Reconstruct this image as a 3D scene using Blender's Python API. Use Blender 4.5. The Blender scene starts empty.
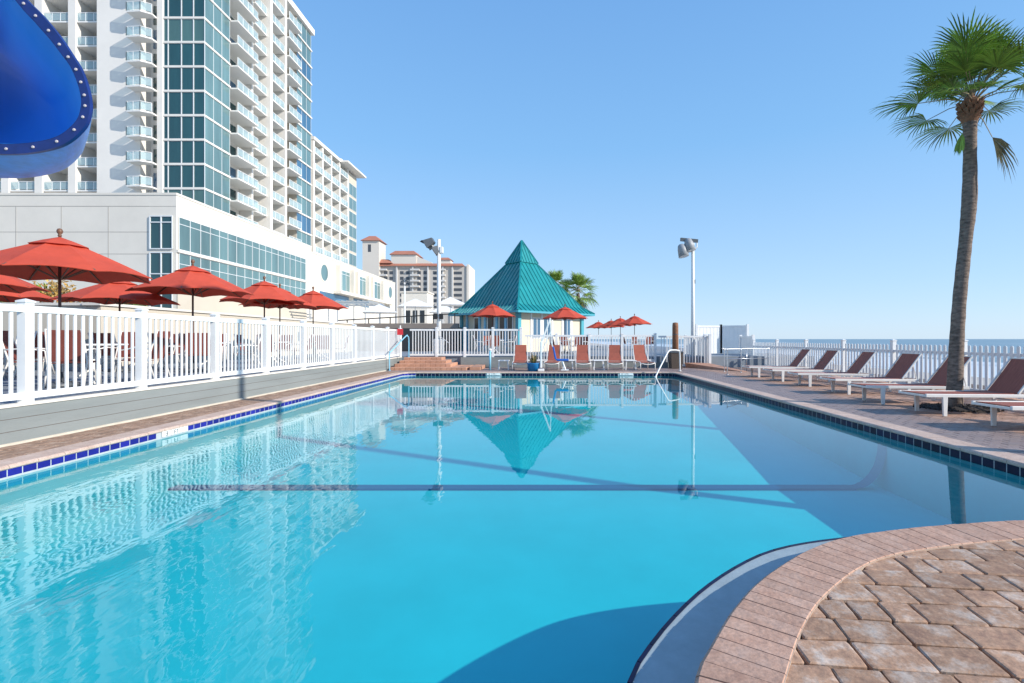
import bpy, bmesh, math, random
from mathutils import Vector, Matrix
random.seed(7)
PI = math.pi
sc = bpy.context.scene
COL = sc.collection

# ------------------------------------------------------------------ helpers
class MB:
    def __init__(s): s.v = []; s.f = []
    def add(s, vs, fs):
        n = len(s.v); s.v += [tuple(v) for v in vs]; s.f += [tuple(i + n for i in f) for f in fs]; return s
    def box(s, x0, x1, y0, y1, z0, z1):
        return s.add([(x0,y0,z0),(x1,y0,z0),(x1,y1,z0),(x0,y1,z0),(x0,y0,z1),(x1,y0,z1),(x1,y1,z1),(x0,y1,z1)],
                     [(3,2,1,0),(4,5,6,7),(0,1,5,4),(1,2,6,5),(2,3,7,6),(3,0,4,7)])
    def bar(s, a, b, w, h=None, up=(0,0,1)):
        """rectangular bar from a to b"""
        a = Vector(a); b = Vector(b); h = h or w; d = (b-a).normalized(); up = Vector(up)
        if abs(d.dot(up)) > .95: up = Vector((0,1,0)) if abs(d.y) < .9 else Vector((1,0,0))
        r = d.cross(up).normalized()*w/2; u = r.cross(d).normalized()*h/2
        vs = [a-r-u, a+r-u, a+r+u, a-r+u, b-r-u, b+r-u, b+r+u, b-r+u]
        return s.add(vs, [(3,2,1,0),(4,5,6,7),(0,1,5,4),(1,2,6,5),(2,3,7,6),(3,0,4,7)])
    def tube(s, pts, r, n=8, cap=True):
        pts = [Vector(p) for p in pts]; k = len(pts)
        rs = r if isinstance(r, (list, tuple)) else [r]*k
        d0 = (pts[1]-pts[0]).normalized()
        ref = Vector((0,0,1)) if abs(d0.z) < .9 else Vector((1,0,0))
        u = d0.cross(ref).normalized(); vs = []
        for i, p in enumerate(pts):
            d = (pts[min(i+1,k-1)]-pts[max(i-1,0)]).normalized()
            u = (u - d*u.dot(d)).normalized(); w = d.cross(u)
            for j in range(n):
                a = 2*PI*j/n; vs.append(p + (u*math.cos(a)+w*math.sin(a))*rs[i])
        fs = [(i*n+j, i*n+(j+1)%n, (i+1)*n+(j+1)%n, (i+1)*n+j) for i in range(k-1) for j in range(n)]
        if cap: fs += [tuple(range(n-1,-1,-1)), tuple((k-1)*n+j for j in range(n))]
        return s.add(vs, fs)
    def lathe(s, prof, n=16, c=(0,0,0)):
        vs = []; 
        for r, z in prof:
            for j in range(n):
                a = 2*PI*j/n; vs.append((c[0]+r*math.cos(a), c[1]+r*math.sin(a), c[2]+z))
        k = len(prof)
        fs = [(i*n+j, i*n+(j+1)%n, (i+1)*n+(j+1)%n, (i+1)*n+j) for i in range(k-1) for j in range(n)]
        fs += [tuple(range(n-1,-1,-1)), tuple((k-1)*n+j for j in range(n))]
        return s.add(vs, fs)
    def build(s, name, mat, parent=None, smooth=False, bevel=0):
        me = bpy.data.meshes.new(name); me.from_pydata([tuple(v) for v in s.v], [], s.f)
        if isinstance(mat, (list, tuple)):
            for m in mat: me.materials.append(m)
        else: me.materials.append(mat)
        if smooth: me.polygons.foreach_set('use_smooth', [True]*len(me.polygons))
        me.update()
        o = bpy.data.objects.new(name, me); COL.objects.link(o)
        if parent: o.parent = parent
        if bevel:
            b = o.modifiers.new('bevel', 'BEVEL'); b.width = bevel; b.segments = 2; b.limit_method = 'ANGLE'
        return o

def tag(o, label=None, cat=None, group=None, kind=None):
    if label: o['label'] = label
    if cat: o['category'] = cat
    if group: o['group'] = group
    if kind: o['kind'] = kind
    return o
def thing(name, label, cat, loc=(0,0,0), rz=0, group=None):
    o = bpy.data.objects.new(name, None); COL.objects.link(o); o.empty_display_size = .2
    o.location = loc; o.rotation_euler = (0,0,rz); return tag(o, label, cat, group)
def dup(root, loc, rz=0, label=None, group=None, scale=None):
    def rec(o, par):
        c = o.copy(); COL.objects.link(c)
        if par: c.parent = par
        for ch in list(o.children): rec(ch, c)
        return c
    r = rec(root, None); r.location = loc; r.rotation_euler = (0,0,rz)
    if label: r['label'] = label
    if group: r['group'] = group
    if scale: r.scale = scale
    return r

# ------------------------------------------------------------------ materials
def mat(name, col, rough=.6, var=0, vscale=3, bump=0, bscale=40, metal=0, spec=.5, col2=None, island=0, stretch=None):
    m = bpy.data.materials.new(name); m.use_nodes = True
    nt = m.node_tree; N = nt.nodes; L = nt.links; b = N['Principled BSDF']
    b.inputs['Base Color'].default_value = (*col, 1); b.inputs['Roughness'].default_value = rough
    b.inputs['Metallic'].default_value = metal; b.inputs['Specular IOR Level'].default_value = spec
    tc = N.new('ShaderNodeTexCoord'); src = tc.outputs['Object']
    if stretch:
        mp = N.new('ShaderNodeMapping'); mp.inputs['Scale'].default_value = stretch
        L.new(src, mp.inputs[0]); src = mp.outputs[0]
    out = None
    if var or col2:
        nz = N.new('ShaderNodeTexNoise'); nz.inputs['Scale'].default_value = vscale; nz.inputs['Detail'].default_value = 6
        nz.inputs['Roughness'].default_value = .65
        L.new(src, nz.inputs['Vector'])
        rp = N.new('ShaderNodeValToRGB'); rp.color_ramp.elements[0].position = .3; rp.color_ramp.elements[1].position = .7
        c2 = col2 or col
        rp.color_ramp.elements[0].color = (*[c*(1-var) for c in c2], 1)
        rp.color_ramp.elements[1].color = (*[min(1, c*(1+var)) for c in col], 1)
        L.new(nz.outputs['Fac'], rp.inputs[0]); out = rp.outputs[0]
        L.new(out, b.inputs['Base Color'])
    if island:
        g = N.new('ShaderNodeNewGeometry'); rr = N.new('ShaderNodeMapRange')
        rr.inputs['To Min'].default_value = 1-island; rr.inputs['To Max'].default_value = 1+island
        L.new(g.outputs['Random Per Island'], rr.inputs['Value'])
        mx = N.new('ShaderNodeVectorMath'); mx.operation = 'SCALE'
        if out: L.new(out, mx.inputs[0])
        else: mx.inputs[0].default_value = col
        L.new(rr.outputs[0], mx.inputs['Scale']); L.new(mx.outputs[0], b.inputs['Base Color'])
    if bump:
        nb = N.new('ShaderNodeTexNoise'); nb.inputs['Scale'].default_value = bscale; nb.inputs['Detail'].default_value = 4
        L.new(src, nb.inputs['Vector'])
        bp = N.new('ShaderNodeBump'); bp.inputs['Strength'].default_value = bump; bp.inputs['Distance'].default_value = .01
        L.new(nb.outputs['Fac'], bp.inputs['Height']); L.new(bp.outputs[0], b.inputs['Normal'])
    return m

M = {}
M['vinyl'] = mat('white_vinyl', (.79,.785,.765), .4, .05, 2.5)
M['white_metal'] = mat('white_metal', (.78,.77,.74), .35, .04, 4)
M['alu'] = mat('brushed_aluminium', (.6,.61,.62), .3, .05, 8, metal=.8)
M['hoodgrey'] = mat('hood_grey', (.30,.31,.32), .5, .1, 6)
M['wallgrey'] = mat('grey_painted_block', (.22,.24,.235), .75, .12, 1.2, .25, 30, stretch=(1,.35,3))
M['curb'] = mat('cream_lip', (.62,.56,.46), .7, .12, 5)
M['stucco'] = mat('beige_stucco', (.55,.49,.40), .85, .05, .5, .3, 20)
M['stucco_white'] = mat('white_stucco', (.70,.65,.57), .85, .05, .5)
M['tower_white'] = mat('tower_white', (.74,.70,.64), .8, .05, .25)
M['soffit'] = mat('slab_white', (.76,.74,.70), .8, .03, .4)
M['panel_groove'] = mat('panel_groove', (.36,.33,.29), .9)
M['mullion'] = mat('mullion_white', (.68,.70,.70), .4)
M['red'] = mat('red_canvas', (.64,.09,.045), .8, .12, 2.5, .2, 60)
_nt = M['red'].node_tree; _tl = _nt.nodes.new('ShaderNodeBsdfTranslucent'); _tl.inputs[0].default_value = (.75,.09,.04,1)
_mx = _nt.nodes.new('ShaderNodeMixShader'); _mx.inputs[0].default_value = .22
_nt.links.new(_nt.nodes['Principled BSDF'].outputs[0], _mx.inputs[1]); _nt.links.new(_tl.outputs[0], _mx.inputs[2]); _nt.links.new(_mx.outputs[0], _nt.nodes['Material Output'].inputs[0])
M['redpole'] = mat('dark_bronze_pole', (.10,.045,.035), .5, .1, 6)
M['finial'] = mat('wood_finial', (.16,.08,.045), .5)
M['sling'] = mat('terracotta_sling', (.33,.10,.065), .75, .22, 6, .5, 120, stretch=(1,8,1))
M['slingdark'] = mat('dark_red_sling', (.20,.05,.035), .75, .12, 6, .3, 120)
M['slingred'] = mat('brick_red_sling', (.33,.085,.05), .75, .12, 6, .3, 120)
M['frame'] = mat('cream_frame', (.74,.71,.66), .4, .05, 5)
M['table'] = mat('white_table', (.74,.73,.71), .45, .05, 4)
M['teal'] = mat('teal_metal_roof', (.012,.235,.245), .38, .16, .9)
M['tealpaint'] = mat('teal_paint', (.06,.34,.42), .5, .06, 3)
M['skypaint'] = mat('pale_blue_paint', (.22,.50,.66), .5, .06, 3)
M['cream'] = mat('cream_siding', (.70,.60,.45), .7, .05, 2)
M['dark'] = mat('dark_opening', (.025,.03,.035), .3)
M['darkmetal'] = mat('dark_lamp_metal', (.09,.10,.11), .4, .1, 8)
M['blue_plastic'] = mat('blue_gelcoat', (.016,.27,.74), .5, .06, 1.2, spec=.15)
M['blue_outer'] = mat('blue_outer_shell', (.05,.26,.68), .4, .25, 5, .2, 30, stretch=(1,1,6))
M['navy'] = mat('navy_flange', (.008,.025,.16), .4, .2, 8)
M['bolt'] = mat('steel_bolt', (.55,.50,.50), .35)
M['seatblue'] = mat('blue_seat', (.012,.10,.42), .35)
M['tub'] = mat('blue_tub', (.012,.20,.47), .4, .1, 5)
M['bark'] = mat('palm_bark', (.21,.155,.12), .95, .40, 9, .9, 22, col2=(.10,.075,.06), stretch=(1,1,2.5))
M['boots'] = mat('palm_boots', (.20,.095,.05), .9, .4, 20, .5, 30)
M['frond'] = mat('frond_green', (.18,.275,.04), .5, spec=.22, var=.35, vscale=3, island=.5)
M['frond_dry'] = mat('frond_dry', (.30,.23,.12), .8, .3, 5, island=.4)
M['leaf'] = mat('shrub_leaf', (.10,.15,.04), .6, .4, 4, island=.6)
M['leaf_gold'] = mat('croton_leaf', (.36,.22,.06), .6, .4, 4, island=.6)
M['mulch'] = mat('mulch', (.035,.025,.02), .95, .4, 30, .8, 60, island=.5)
M['roofred'] = mat('terracotta_tiles', (.42,.17,.11), .8, .1, .3)
M['farwall'] = mat('far_beige', (.50,.46,.41), .85, .04, .05)
M['farlight'] = mat('far_cream', (.66,.60,.52), .85, .03, .05)
M['farbalc'] = mat('far_balcony', (.60,.575,.54), .8)
M['farglass'] = mat('far_glass', (.07,.075,.085), .2)  # panes lightened slightly, distance haze put into their colour
M['walk'] = mat('walkway_concrete', (.24,.20,.17), .85, .12, .6)
M['asphalt'] = mat('terrace_paving', (.22,.25,.28), .8, .12, 1.5)
M['sand'] = mat('beach_sand', (.46,.42,.37), .95, .08, .08)
M['brown'] = mat('brown_bin', (.085,.06,.045), .7, .2, 20)
M['woodpost'] = mat('wood_post', (.23,.10,.05), .8, .3, 8)
M['redsign'] = mat('red_sign', (.62,.03,.04), .5)
M['white'] = mat('sign_white', (.8,.8,.78), .5)
M['black'] = mat('black_paint', (.02,.02,.02), .6)
M['steps'] = mat('step_brick', (.48,.255,.165), .8, .15, 4, .3, 30, island=.12)
M['para_white'] = mat('white_canvas', (.72,.72,.72), .8, .03, 1)
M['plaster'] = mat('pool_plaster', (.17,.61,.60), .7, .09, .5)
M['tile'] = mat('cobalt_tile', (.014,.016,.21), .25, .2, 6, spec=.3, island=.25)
M['tiledark'] = mat('navy_shaded_tile', (.008,.010,.04), .3, .2, 6, spec=.15, island=.3)  # darker cobalt copy with the right wall's shade painted in; also navy ledge edge
M['floorline'] = mat('floor_line_tile', (.0,.06,.17), .4)
M['grout'] = mat('waterline_grout', (.42,.44,.45), .7, .1, 8)
M['ledge'] = mat('concrete_ledge', (.30,.36,.38), .5, .12, 7, .15, 60)
M['joint'] = mat('joint_sand', (.13,.09,.07), .95, .25, 30, .4, 90)

def paver_mat(name, c1, c2, c3, rough=.85, island=.28, grey_band=False):
    m = bpy.data.materials.new(name); m.use_nodes = True
    nt = m.node_tree; N = nt.nodes; L = nt.links; b = N['Principled BSDF']
    tc = N.new('ShaderNodeTexCoord'); g = N.new('ShaderNodeNewGeometry')
    off = N.new('ShaderNodeVectorMath'); off.operation = 'SCALE'; off.inputs[0].default_value = (37, 19, 53)
    L.new(g.outputs['Random Per Island'], off.inputs['Scale'])
    ad = N.new('ShaderNodeVectorMath'); L.new(tc.outputs['Object'], ad.inputs[0]); L.new(off.outputs[0], ad.inputs[1])
    n1 = N.new('ShaderNodeTexNoise'); n1.inputs['Scale'].default_value = 7; n1.inputs['Detail'].default_value = 8; n1.inputs['Roughness'].default_value = .7
    L.new(ad.outputs[0], n1.inputs['Vector'])
    r1 = N.new('ShaderNodeValToRGB'); e = r1.color_ramp.elements
    e[0].position = .32; e[0].color = (*c2, 1); e[1].position = .50; e[1].color = (*c1, 1)
    x = e.new(.68); x.color = (*c3, 1)
    L.new(n1.outputs['Fac'], r1.inputs[0])
    mr = N.new('ShaderNodeMapRange'); mr.inputs['To Min'].default_value = 1-island; mr.inputs['To Max'].default_value = 1+island
    L.new(g.outputs['Random Per Island'], mr.inputs['Value'])
    sc_ = N.new('ShaderNodeVectorMath'); sc_.operation = 'SCALE'; L.new(r1.outputs[0], sc_.inputs[0]); L.new(mr.outputs[0], sc_.inputs['Scale'])
    n2 = N.new('ShaderNodeTexNoise'); n2.inputs['Scale'].default_value = 60; n2.inputs['Detail'].default_value = 6; L.new(tc.outputs['Object'], n2.inputs['Vector'])
    m2 = N.new('ShaderNodeMapRange'); m2.inputs['From Min'].default_value = .3; m2.inputs['From Max'].default_value = .7
    m2.inputs['To Min'].default_value = .82; m2.inputs['To Max'].default_value = 1.14; L.new(n2.outputs['Fac'], m2.inputs['Value'])
    s2 = N.new('ShaderNodeVectorMath'); s2.operation = 'SCALE'; L.new(sc_.outputs[0], s2.inputs[0]); L.new(m2.outputs[0], s2.inputs['Scale'])
    final = s2.outputs[0]
    b.inputs['Roughness'].default_value = rough
    if grey_band:   # patchy, smoother band of greyer pavers beside the pool coping
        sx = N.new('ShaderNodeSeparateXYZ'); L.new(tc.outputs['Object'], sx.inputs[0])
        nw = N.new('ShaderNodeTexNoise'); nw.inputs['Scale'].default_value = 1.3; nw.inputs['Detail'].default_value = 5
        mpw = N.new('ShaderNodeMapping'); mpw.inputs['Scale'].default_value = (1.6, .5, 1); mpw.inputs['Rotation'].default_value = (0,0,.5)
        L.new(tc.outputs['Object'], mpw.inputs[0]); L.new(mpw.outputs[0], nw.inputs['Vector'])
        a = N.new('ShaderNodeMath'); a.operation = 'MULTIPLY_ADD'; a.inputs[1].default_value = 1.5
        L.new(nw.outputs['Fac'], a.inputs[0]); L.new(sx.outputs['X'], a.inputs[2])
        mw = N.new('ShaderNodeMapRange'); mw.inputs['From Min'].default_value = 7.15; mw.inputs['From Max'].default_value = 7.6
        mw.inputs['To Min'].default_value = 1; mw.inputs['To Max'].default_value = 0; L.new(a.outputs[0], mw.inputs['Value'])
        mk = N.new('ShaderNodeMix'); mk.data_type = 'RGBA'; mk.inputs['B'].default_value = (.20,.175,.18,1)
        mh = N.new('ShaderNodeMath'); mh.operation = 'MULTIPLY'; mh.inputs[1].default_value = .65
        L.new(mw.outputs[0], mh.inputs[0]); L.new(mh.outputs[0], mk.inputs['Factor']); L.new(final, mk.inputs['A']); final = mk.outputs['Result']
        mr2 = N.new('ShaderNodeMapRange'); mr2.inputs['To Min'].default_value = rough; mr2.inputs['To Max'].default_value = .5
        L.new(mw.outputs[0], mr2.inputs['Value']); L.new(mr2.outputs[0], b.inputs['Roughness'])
    L.new(final, b.inputs['Base Color'])
    nb = N.new('ShaderNodeTexNoise'); nb.inputs['Scale'].default_value = 22; nb.inputs['Detail'].default_value = 8; L.new(tc.outputs['Object'], nb.inputs['Vector'])
    bp = N.new('ShaderNodeBump'); bp.inputs['Strength'].default_value = .55; bp.inputs['Distance'].default_value = .012
    L.new(nb.outputs['Fac'], bp.inputs['Height']); L.new(bp.outputs[0], b.inputs['Normal'])
    return m
M['paver'] = paver_mat('tumbled_pavers', (.40,.235,.145), (.26,.145,.095), (.55,.45,.37), island=.2)
M['deckpaver'] = paver_mat('deck_pavers', (.42,.25,.175), (.31,.18,.125), (.46,.33,.26), island=.18, grey_band=True)
M['leftpaver'] = paver_mat('left_deck_pavers', (.33,.205,.14), (.17,.11,.075), (.40,.30,.23), island=.15)
M['coping'] = paver_mat('coping_bricks', (.48,.29,.205), (.40,.225,.155), (.52,.34,.255), island=.10)
M['copingpale'] = paver_mat('pale_coping', (.55,.40,.32), (.48,.33,.26), (.60,.46,.38), island=.05)

def glass_mat(name, col, rough=.06, spec=.8, var=.35, sc_=.35):
    m = mat(name, col, rough, var, sc_, spec=spec, stretch=(1,1,.12)); return m
M['glass'] = glass_mat('teal_glass', (.018,.065,.07))
M['glass_curtain'] = glass_mat('curtained_glass', (.06,.125,.115), .12)
M['glass_side'] = glass_mat('teal_glass_side', (.115,.20,.205))  # paler copy for sea-side panes, their reflection put into the colour
M['glass_blue'] = glass_mat('blue_glass', (.05,.13,.22))
def rail_glass():
    m = bpy.data.materials.new('rail_glass'); m.use_nodes = True; nt = m.node_tree; N = nt.nodes; L = nt.links
    b = N['Principled BSDF']; b.inputs['Base Color'].default_value = (.50,.62,.64,1); b.inputs['Roughness'].default_value = .15
    t = N.new('ShaderNodeBsdfTransparent'); t.inputs[0].default_value = (.85,.93,.95,1)
    mx = N.new('ShaderNodeMixShader'); mx.inputs[0].default_value = .45
    L.new(t.outputs[0], mx.inputs[1]); L.new(b.outputs[0], mx.inputs[2]); L.new(mx.outputs[0], N['Material Output'].inputs[0]); return m
M['rail_glass'] = rail_glass()

def water_mat():
    m = bpy.data.materials.new('pool_water'); m.use_nodes = True; nt = m.node_tree; N = nt.nodes; L = nt.links
    N.remove(N['Principled BSDF'])
    tc = N.new('ShaderNodeTexCoord'); sx = N.new('ShaderNodeSeparateXYZ'); L.new(tc.outputs['Object'], sx.inputs[0])
    def noise(scale, stretch, rot, detail=2):
        mp = N.new('ShaderNodeMapping'); mp.inputs['Scale'].default_value = stretch; mp.inputs['Rotation'].default_value = (0,0,rot)
        L.new(tc.outputs['Object'], mp.inputs[0])
        n = N.new('ShaderNodeTexNoise'); n.inputs['Scale'].default_value = scale; n.inputs['Detail'].default_value = detail; n.inputs['Distortion'].default_value = .6
        L.new(mp.outputs[0], n.inputs['Vector']); return n.outputs['Fac']
    def rng(src, a, b_, c, d):
        r = N.new('ShaderNodeMapRange'); r.inputs['From Min'].default_value = a; r.inputs['From Max'].default_value = b_
        r.inputs['To Min'].default_value = c; r.inputs['To Max'].default_value = d; L.new(src, r.inputs['Value']); return r.outputs[0]
    def mul(a, b_):
        x = N.new('ShaderNodeMath'); x.operation = 'MULTIPLY'; L.new(a, x.inputs[0]); 
        if isinstance(b_, (int, float)): x.inputs[1].default_value = b_
        else: L.new(b_, x.inputs[1])
        return x.outputs[0]
    def add(a, b_):
        x = N.new('ShaderNodeMath'); x.operation = 'ADD'; L.new(a, x.inputs[0]); L.new(b_, x.inputs[1]); return x.outputs[0]
    fine = noise(4.6, (2.2, .55, 1), .55); mid = noise(1.3, (1.3,.8,1), -.3, 3)
    # ripples are livelier in the near left of the pool, below the slide
    left = rng(sx.outputs['X'], -3.6, 0.5, .55, .03); near = rng(sx.outputs['Y'], 6, 13, 1.0, .05)
    amp = mul(left, near)
    h = mul(add(mul(fine, .45), mid), amp)
    base = mul(noise(3.0, (1,1,1), 0), .018)
    # rings spreading from a splash
    vm = N.new('ShaderNodeVectorMath'); vm.operation = 'DISTANCE'; L.new(tc.outputs['Object'], vm.inputs[0]); vm.inputs[1].default_value = (-3.5, 3.05, -.14)
    sn = N.new('ShaderNodeMath'); sn.operation = 'SINE'; L.new(mul(vm.outputs['Value'], 62), sn.inputs[0])
    ring = mul(mul(sn.outputs[0], rng(vm.outputs['Value'], .0, .9, 1, 0)), .03)
    v2 = N.new('ShaderNodeVectorMath'); v2.operation = 'DISTANCE'; L.new(tc.outputs['Object'], v2.inputs[0]); v2.inputs[1].default_value = (-4.5, 4.0, -.14)
    s2 = N.new('ShaderNodeMath'); s2.operation = 'SINE'; L.new(mul(v2.outputs['Value'], 26), s2.inputs[0])
    arcs = mul(mul(s2.outputs[0], mul(rng(v2.outputs['Value'], 1.5, 5.8, 1, 0), rng(v2.outputs['Value'], .8, 2.5, 0, 1))), .012)
    h = add(add(add(h, base), ring), arcs)
    bp = N.new('ShaderNodeBump'); bp.inputs['Strength'].default_value = 1; bp.inputs['Distance'].default_value = .0075; L.new(h, bp.inputs['Height'])
    # Schlick reflectance of water, the same from above and below
    lw = N.new('ShaderNodeLayerWeight'); lw.inputs['Blend'].default_value = .5; L.new(bp.outputs[0], lw.inputs['Normal'])
    pw_ = N.new('ShaderNodeMath'); pw_.operation = 'POWER'; pw_.inputs[1].default_value = 4.3; L.new(lw.outputs['Facing'], pw_.inputs[0])
    fr = N.new('ShaderNodeMath'); fr.operation = 'MULTIPLY_ADD'; fr.inputs[1].default_value = .97; fr.inputs[2].default_value = .03; L.new(pw_.outputs[0], fr.inputs[0])
    tr = N.new('ShaderNodeBsdfTransparent'); tr.inputs[0].default_value = (.30,.87,.93,1)
    gl = N.new('ShaderNodeBsdfGlossy'); gl.inputs['Roughness'].default_value = .012; L.new(bp.outputs[0], gl.inputs['Normal'])
    mx = N.new('ShaderNodeMixShader'); L.new(fr.outputs[0], mx.inputs[0]); L.new(tr.outputs[0], mx.inputs[1]); L.new(gl.outputs[0], mx.inputs[2])
    L.new(mx.outputs[0], N['Material Output'].inputs[0]); return m
M['water'] = water_mat()
def sea_mat():
    m = bpy.data.materials.new('sea'); m.use_nodes = True; nt = m.node_tree; N = nt.nodes; L = nt.links; b = N['Principled BSDF']
    b.inputs['Roughness'].default_value = .45; b.inputs['Specular IOR Level'].default_value = .3
    tc = N.new('ShaderNodeTexCoord'); mp = N.new('ShaderNodeMapping'); mp.inputs['Scale'].default_value = (.06,.010,1)
    L.new(tc.outputs['Object'], mp.inputs[0]); nz = N.new('ShaderNodeTexNoise'); nz.inputs['Scale'].default_value = 1; nz.inputs['Detail'].default_value = 6
    L.new(mp.outputs[0], nz.inputs['Vector'])
    sx = N.new('ShaderNodeSeparateXYZ'); L.new(tc.outputs['Object'], sx.inputs[0])
    mr = N.new('ShaderNodeMapRange'); mr.inputs['From Min'].default_value = 45; mr.inputs['From Max'].default_value = 170
    mr.inputs['To Min'].default_value = .32; mr.inputs['To Max'].default_value = -.1; L.new(sx.outputs['X'], mr.inputs['Value'])
    ad = N.new('ShaderNodeMath'); L.new(nz.outputs['Fac'], ad.inputs[0]); L.new(mr.outputs[0], ad.inputs[1])
    r = N.new('ShaderNodeValToRGB'); e = r.color_ramp.elements; e[0].position = .5; e[0].color = (.20,.29,.33,1); e[1].position = .66; e[1].color = (.62,.66,.68,1)
    L.new(ad.outputs[0], r.inputs[0]); L.new(r.outputs[0], b.inputs['Base Color']); return m
M['sea'] = sea_mat()

# ------------------------------------------------------------------ pool outline
def smooth(pts, n=6, closed=False):
    out = []; k = len(pts)
    rngk = range(k) if closed else range(k-1)
    for i in rngk:
        g = (lambda j: Vector(pts[j % k])) if closed else (lambda j: Vector(pts[max(0, min(k-1, j))]))
        a, b_, c, d = g(i-1), g(i), g(i+1), g(i+2)
        for q in range(n):
            t = q/n
            out.append(.5*((2*b_)+(c-a)*t+(2*a-5*b_+4*c-d)*t*t+(3*b_-a-3*c+d)*t**3))
    if not closed: out.append(Vector(pts[-1]))
    return out
XL, XR, YF, YN = -5.55, 5.0, 19.6, .6
isle_ledge = smooth([(-.9,.64),(-.3,.82),(.05,1.15),(.22,1.6),(.351,2.064),(.45,2.261),(.659,2.563),(.933,2.886),(1.273,3.198),(1.579,3.404),(1.97,3.55),(2.5,3.66),(3.1,3.72),(3.9,3.74),(4.5,3.72)], 5)
isle_cop  = smooth([(-.75,.40),(-.12,.62),(.24,1.0),(.44,1.5),(.578,1.89),(.687,2.07),(.907,2.38),(1.18,2.686),(1.577,3.02),(1.953,3.234),(2.468,3.385),(2.97,3.48),(3.38,3.536),(3.9,3.56),(4.5,3.55)], 5)
def rest(yfar_start):
    """outline from island end: right wall, far corners, left wall, near wall (counter-clockwise seen from above)"""
    p = [Vector((XR, 3.9))]
    R = .45
    def corner(cx, cy, a0, a1):
        for i in range(7):
            a = a0+(a1-a0)*i/6; p.append(Vector((cx+R*math.cos(a), cy+R*math.sin(a))))
    corner(XR-R, YF-R, 0, PI/2); corner(XL+R, YF-R, PI/2, PI); p.append(Vector((XL, YN+.15)))
    return p
wall_out = isle_ledge + rest(0) + [Vector((XL+.12, .61))]
cop_out = isle_cop + [Vector((XR, 3.9))] + rest(0)[1:] + [Vector((XL+.12, .37))]
# walls of the basin
def strip(outline, z0, z1, name, m, closed=True, **k):
    mb = MB(); n = len(outline)
    vs = [(p.x, p.y, z0) for p in outline] + [(p.x, p.y, z1) for p in outline]
    mb.add(vs, [(i, (i+1) % n, n+(i+1) % n, n+i) for i in range(n if closed else n-1)])
    return mb.build(name, m, **k)
WZ = -.14
def resample(path, step, closed=False):
    pts = path + ([path[0]] if closed else []); out = []; acc = 0; d = 0
    cum = [0]
    for i in range(len(pts)-1): cum.append(cum[-1]+(pts[i+1]-pts[i]).length)
    tot = cum[-1]; n = max(1, round(tot/step)); j = 0
    for i in range(n+1):
        s = tot*i/n
        while j < len(pts)-2 and cum[j+1] < s: j += 1
        seg = cum[j+1]-cum[j]; t = (s-cum[j])/seg if seg else 0
        p = pts[j].lerp(pts[j+1], t); dr = (pts[j+1]-pts[j]).normalized(); out.append((p, dr))
    # smooth directions
    res = []
    for i in range(len(out)):
        a = out[max(0,i-1)][0]; b_ = out[min(len(out)-1,i+1)][0]
        d_ = (b_-a).normalized(); res.append((out[i][0], d_))
    return res

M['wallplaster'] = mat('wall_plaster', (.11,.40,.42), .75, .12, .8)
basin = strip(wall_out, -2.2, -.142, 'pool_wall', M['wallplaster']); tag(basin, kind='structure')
# floor: shallow at the far end, deeper near the camera
mb = MB(); ys = [-1.0, 7.6, 13.5, 21]; zs = [-1.02, -.92, -.52, -.44]
vs = []; 
for y, z in zip(ys, zs): vs += [(-6.3, y, z), (6.0, y, z)]
mb.add(vs, [(0,1,3,2),(2,3,5,4),(4,5,7,6)]); tag(mb.build('pool_floor', M['plaster']), kind='structure')
# blue tile line across the floor at the slope break, climbing the right wall
mb = MB(); mb.box(XL+.01, XR-.45, 7.33, 7.53, -.935, -.894)
for i in range(8):
    a0 = PI/2*i/8; a1 = PI/2*(i+1)/8
    def q(a): return (XR-.45+.445*math.sin(a), -.9+.62*(1-math.cos(a)))
    (x0,z0),(x1,z1) = q(a0), q(a1)
    mb.add([(x0,7.33,z0),(x1,7.33,z1),(x1,7.53,z1),(x0,7.53,z0)], [(0,1,2,3)])
tag(mb.build('depth_line', M['floorline']), kind='structure')
# cove where the right wall meets the floor
# water surface
bm = bmesh.new(); w = [bm.verts.new((p.x, p.y, WZ)) for p in wall_out]
ed = [bm.edges.new((w[i], w[(i+1) % len(w)])) for i in range(len(w))]
bmesh.ops.triangle_fill(bm, edges=ed, use_beauty=True, use_dissolve=False, normal=(0,0,1))
bmesh.ops.recalc_face_normals(bm, faces=bm.faces)
for f in bm.faces:
    if f.normal.z < 0: f.normal_flip()
me = bpy.data.meshes.new('pool_water'); bm.to_mesh(me); bm.free(); me.materials.append(M['water'])
o = bpy.data.objects.new('pool_water', me); COL.objects.link(o); tag(o, kind='structure')

# tiles along the waterline
def tiles(path, zt, zb, length, m, name, inset=.004, gap=.012, skip=None):
    mb = MB(); rs = resample(path, length)
    for i in range(len(rs)-1):
        (a, da), (b_, db) = rs[i], rs[i+1]
        if (b_-a).length < .02: continue
        if skip and skip((a+b_)/2): continue
        d = (b_-a).normalized(); nrm = Vector((-d.y, d.x))  # inward (ccw outline: left side is inside)
        a2 = a+d*gap/2; b2 = b_-d*gap/2
        v = [a2, b2, b2+nrm*inset, a2+nrm*inset]
        mb.add([(v[0].x,v[0].y,zb),(v[1].x,v[1].y,zb),(v[2].x,v[2].y,zb),(v[3].x,v[3].y,zb),
                (v[0].x,v[0].y,zt),(v[1].x,v[1].y,zt),(v[2].x,v[2].y,zt),(v[3].x,v[3].y,zt)],
               [(3,2,1,0),(4,5,6,7),(0,1,5,4),(1,2,6,5),(2,3,7,6),(3,0,4,7)])
    return tag(mb.build(name, m), kind='structure')
main = rest(0)
mk_at = [(-5.55, 7.47, .55), (-2.05, 19.6, .5), (3.15, 19.6, .5)]
def in_mark(p): return any(abs(p.x-x) < .3 and abs(p.y-y) < .3 for x, y, l in mk_at) 
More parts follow.
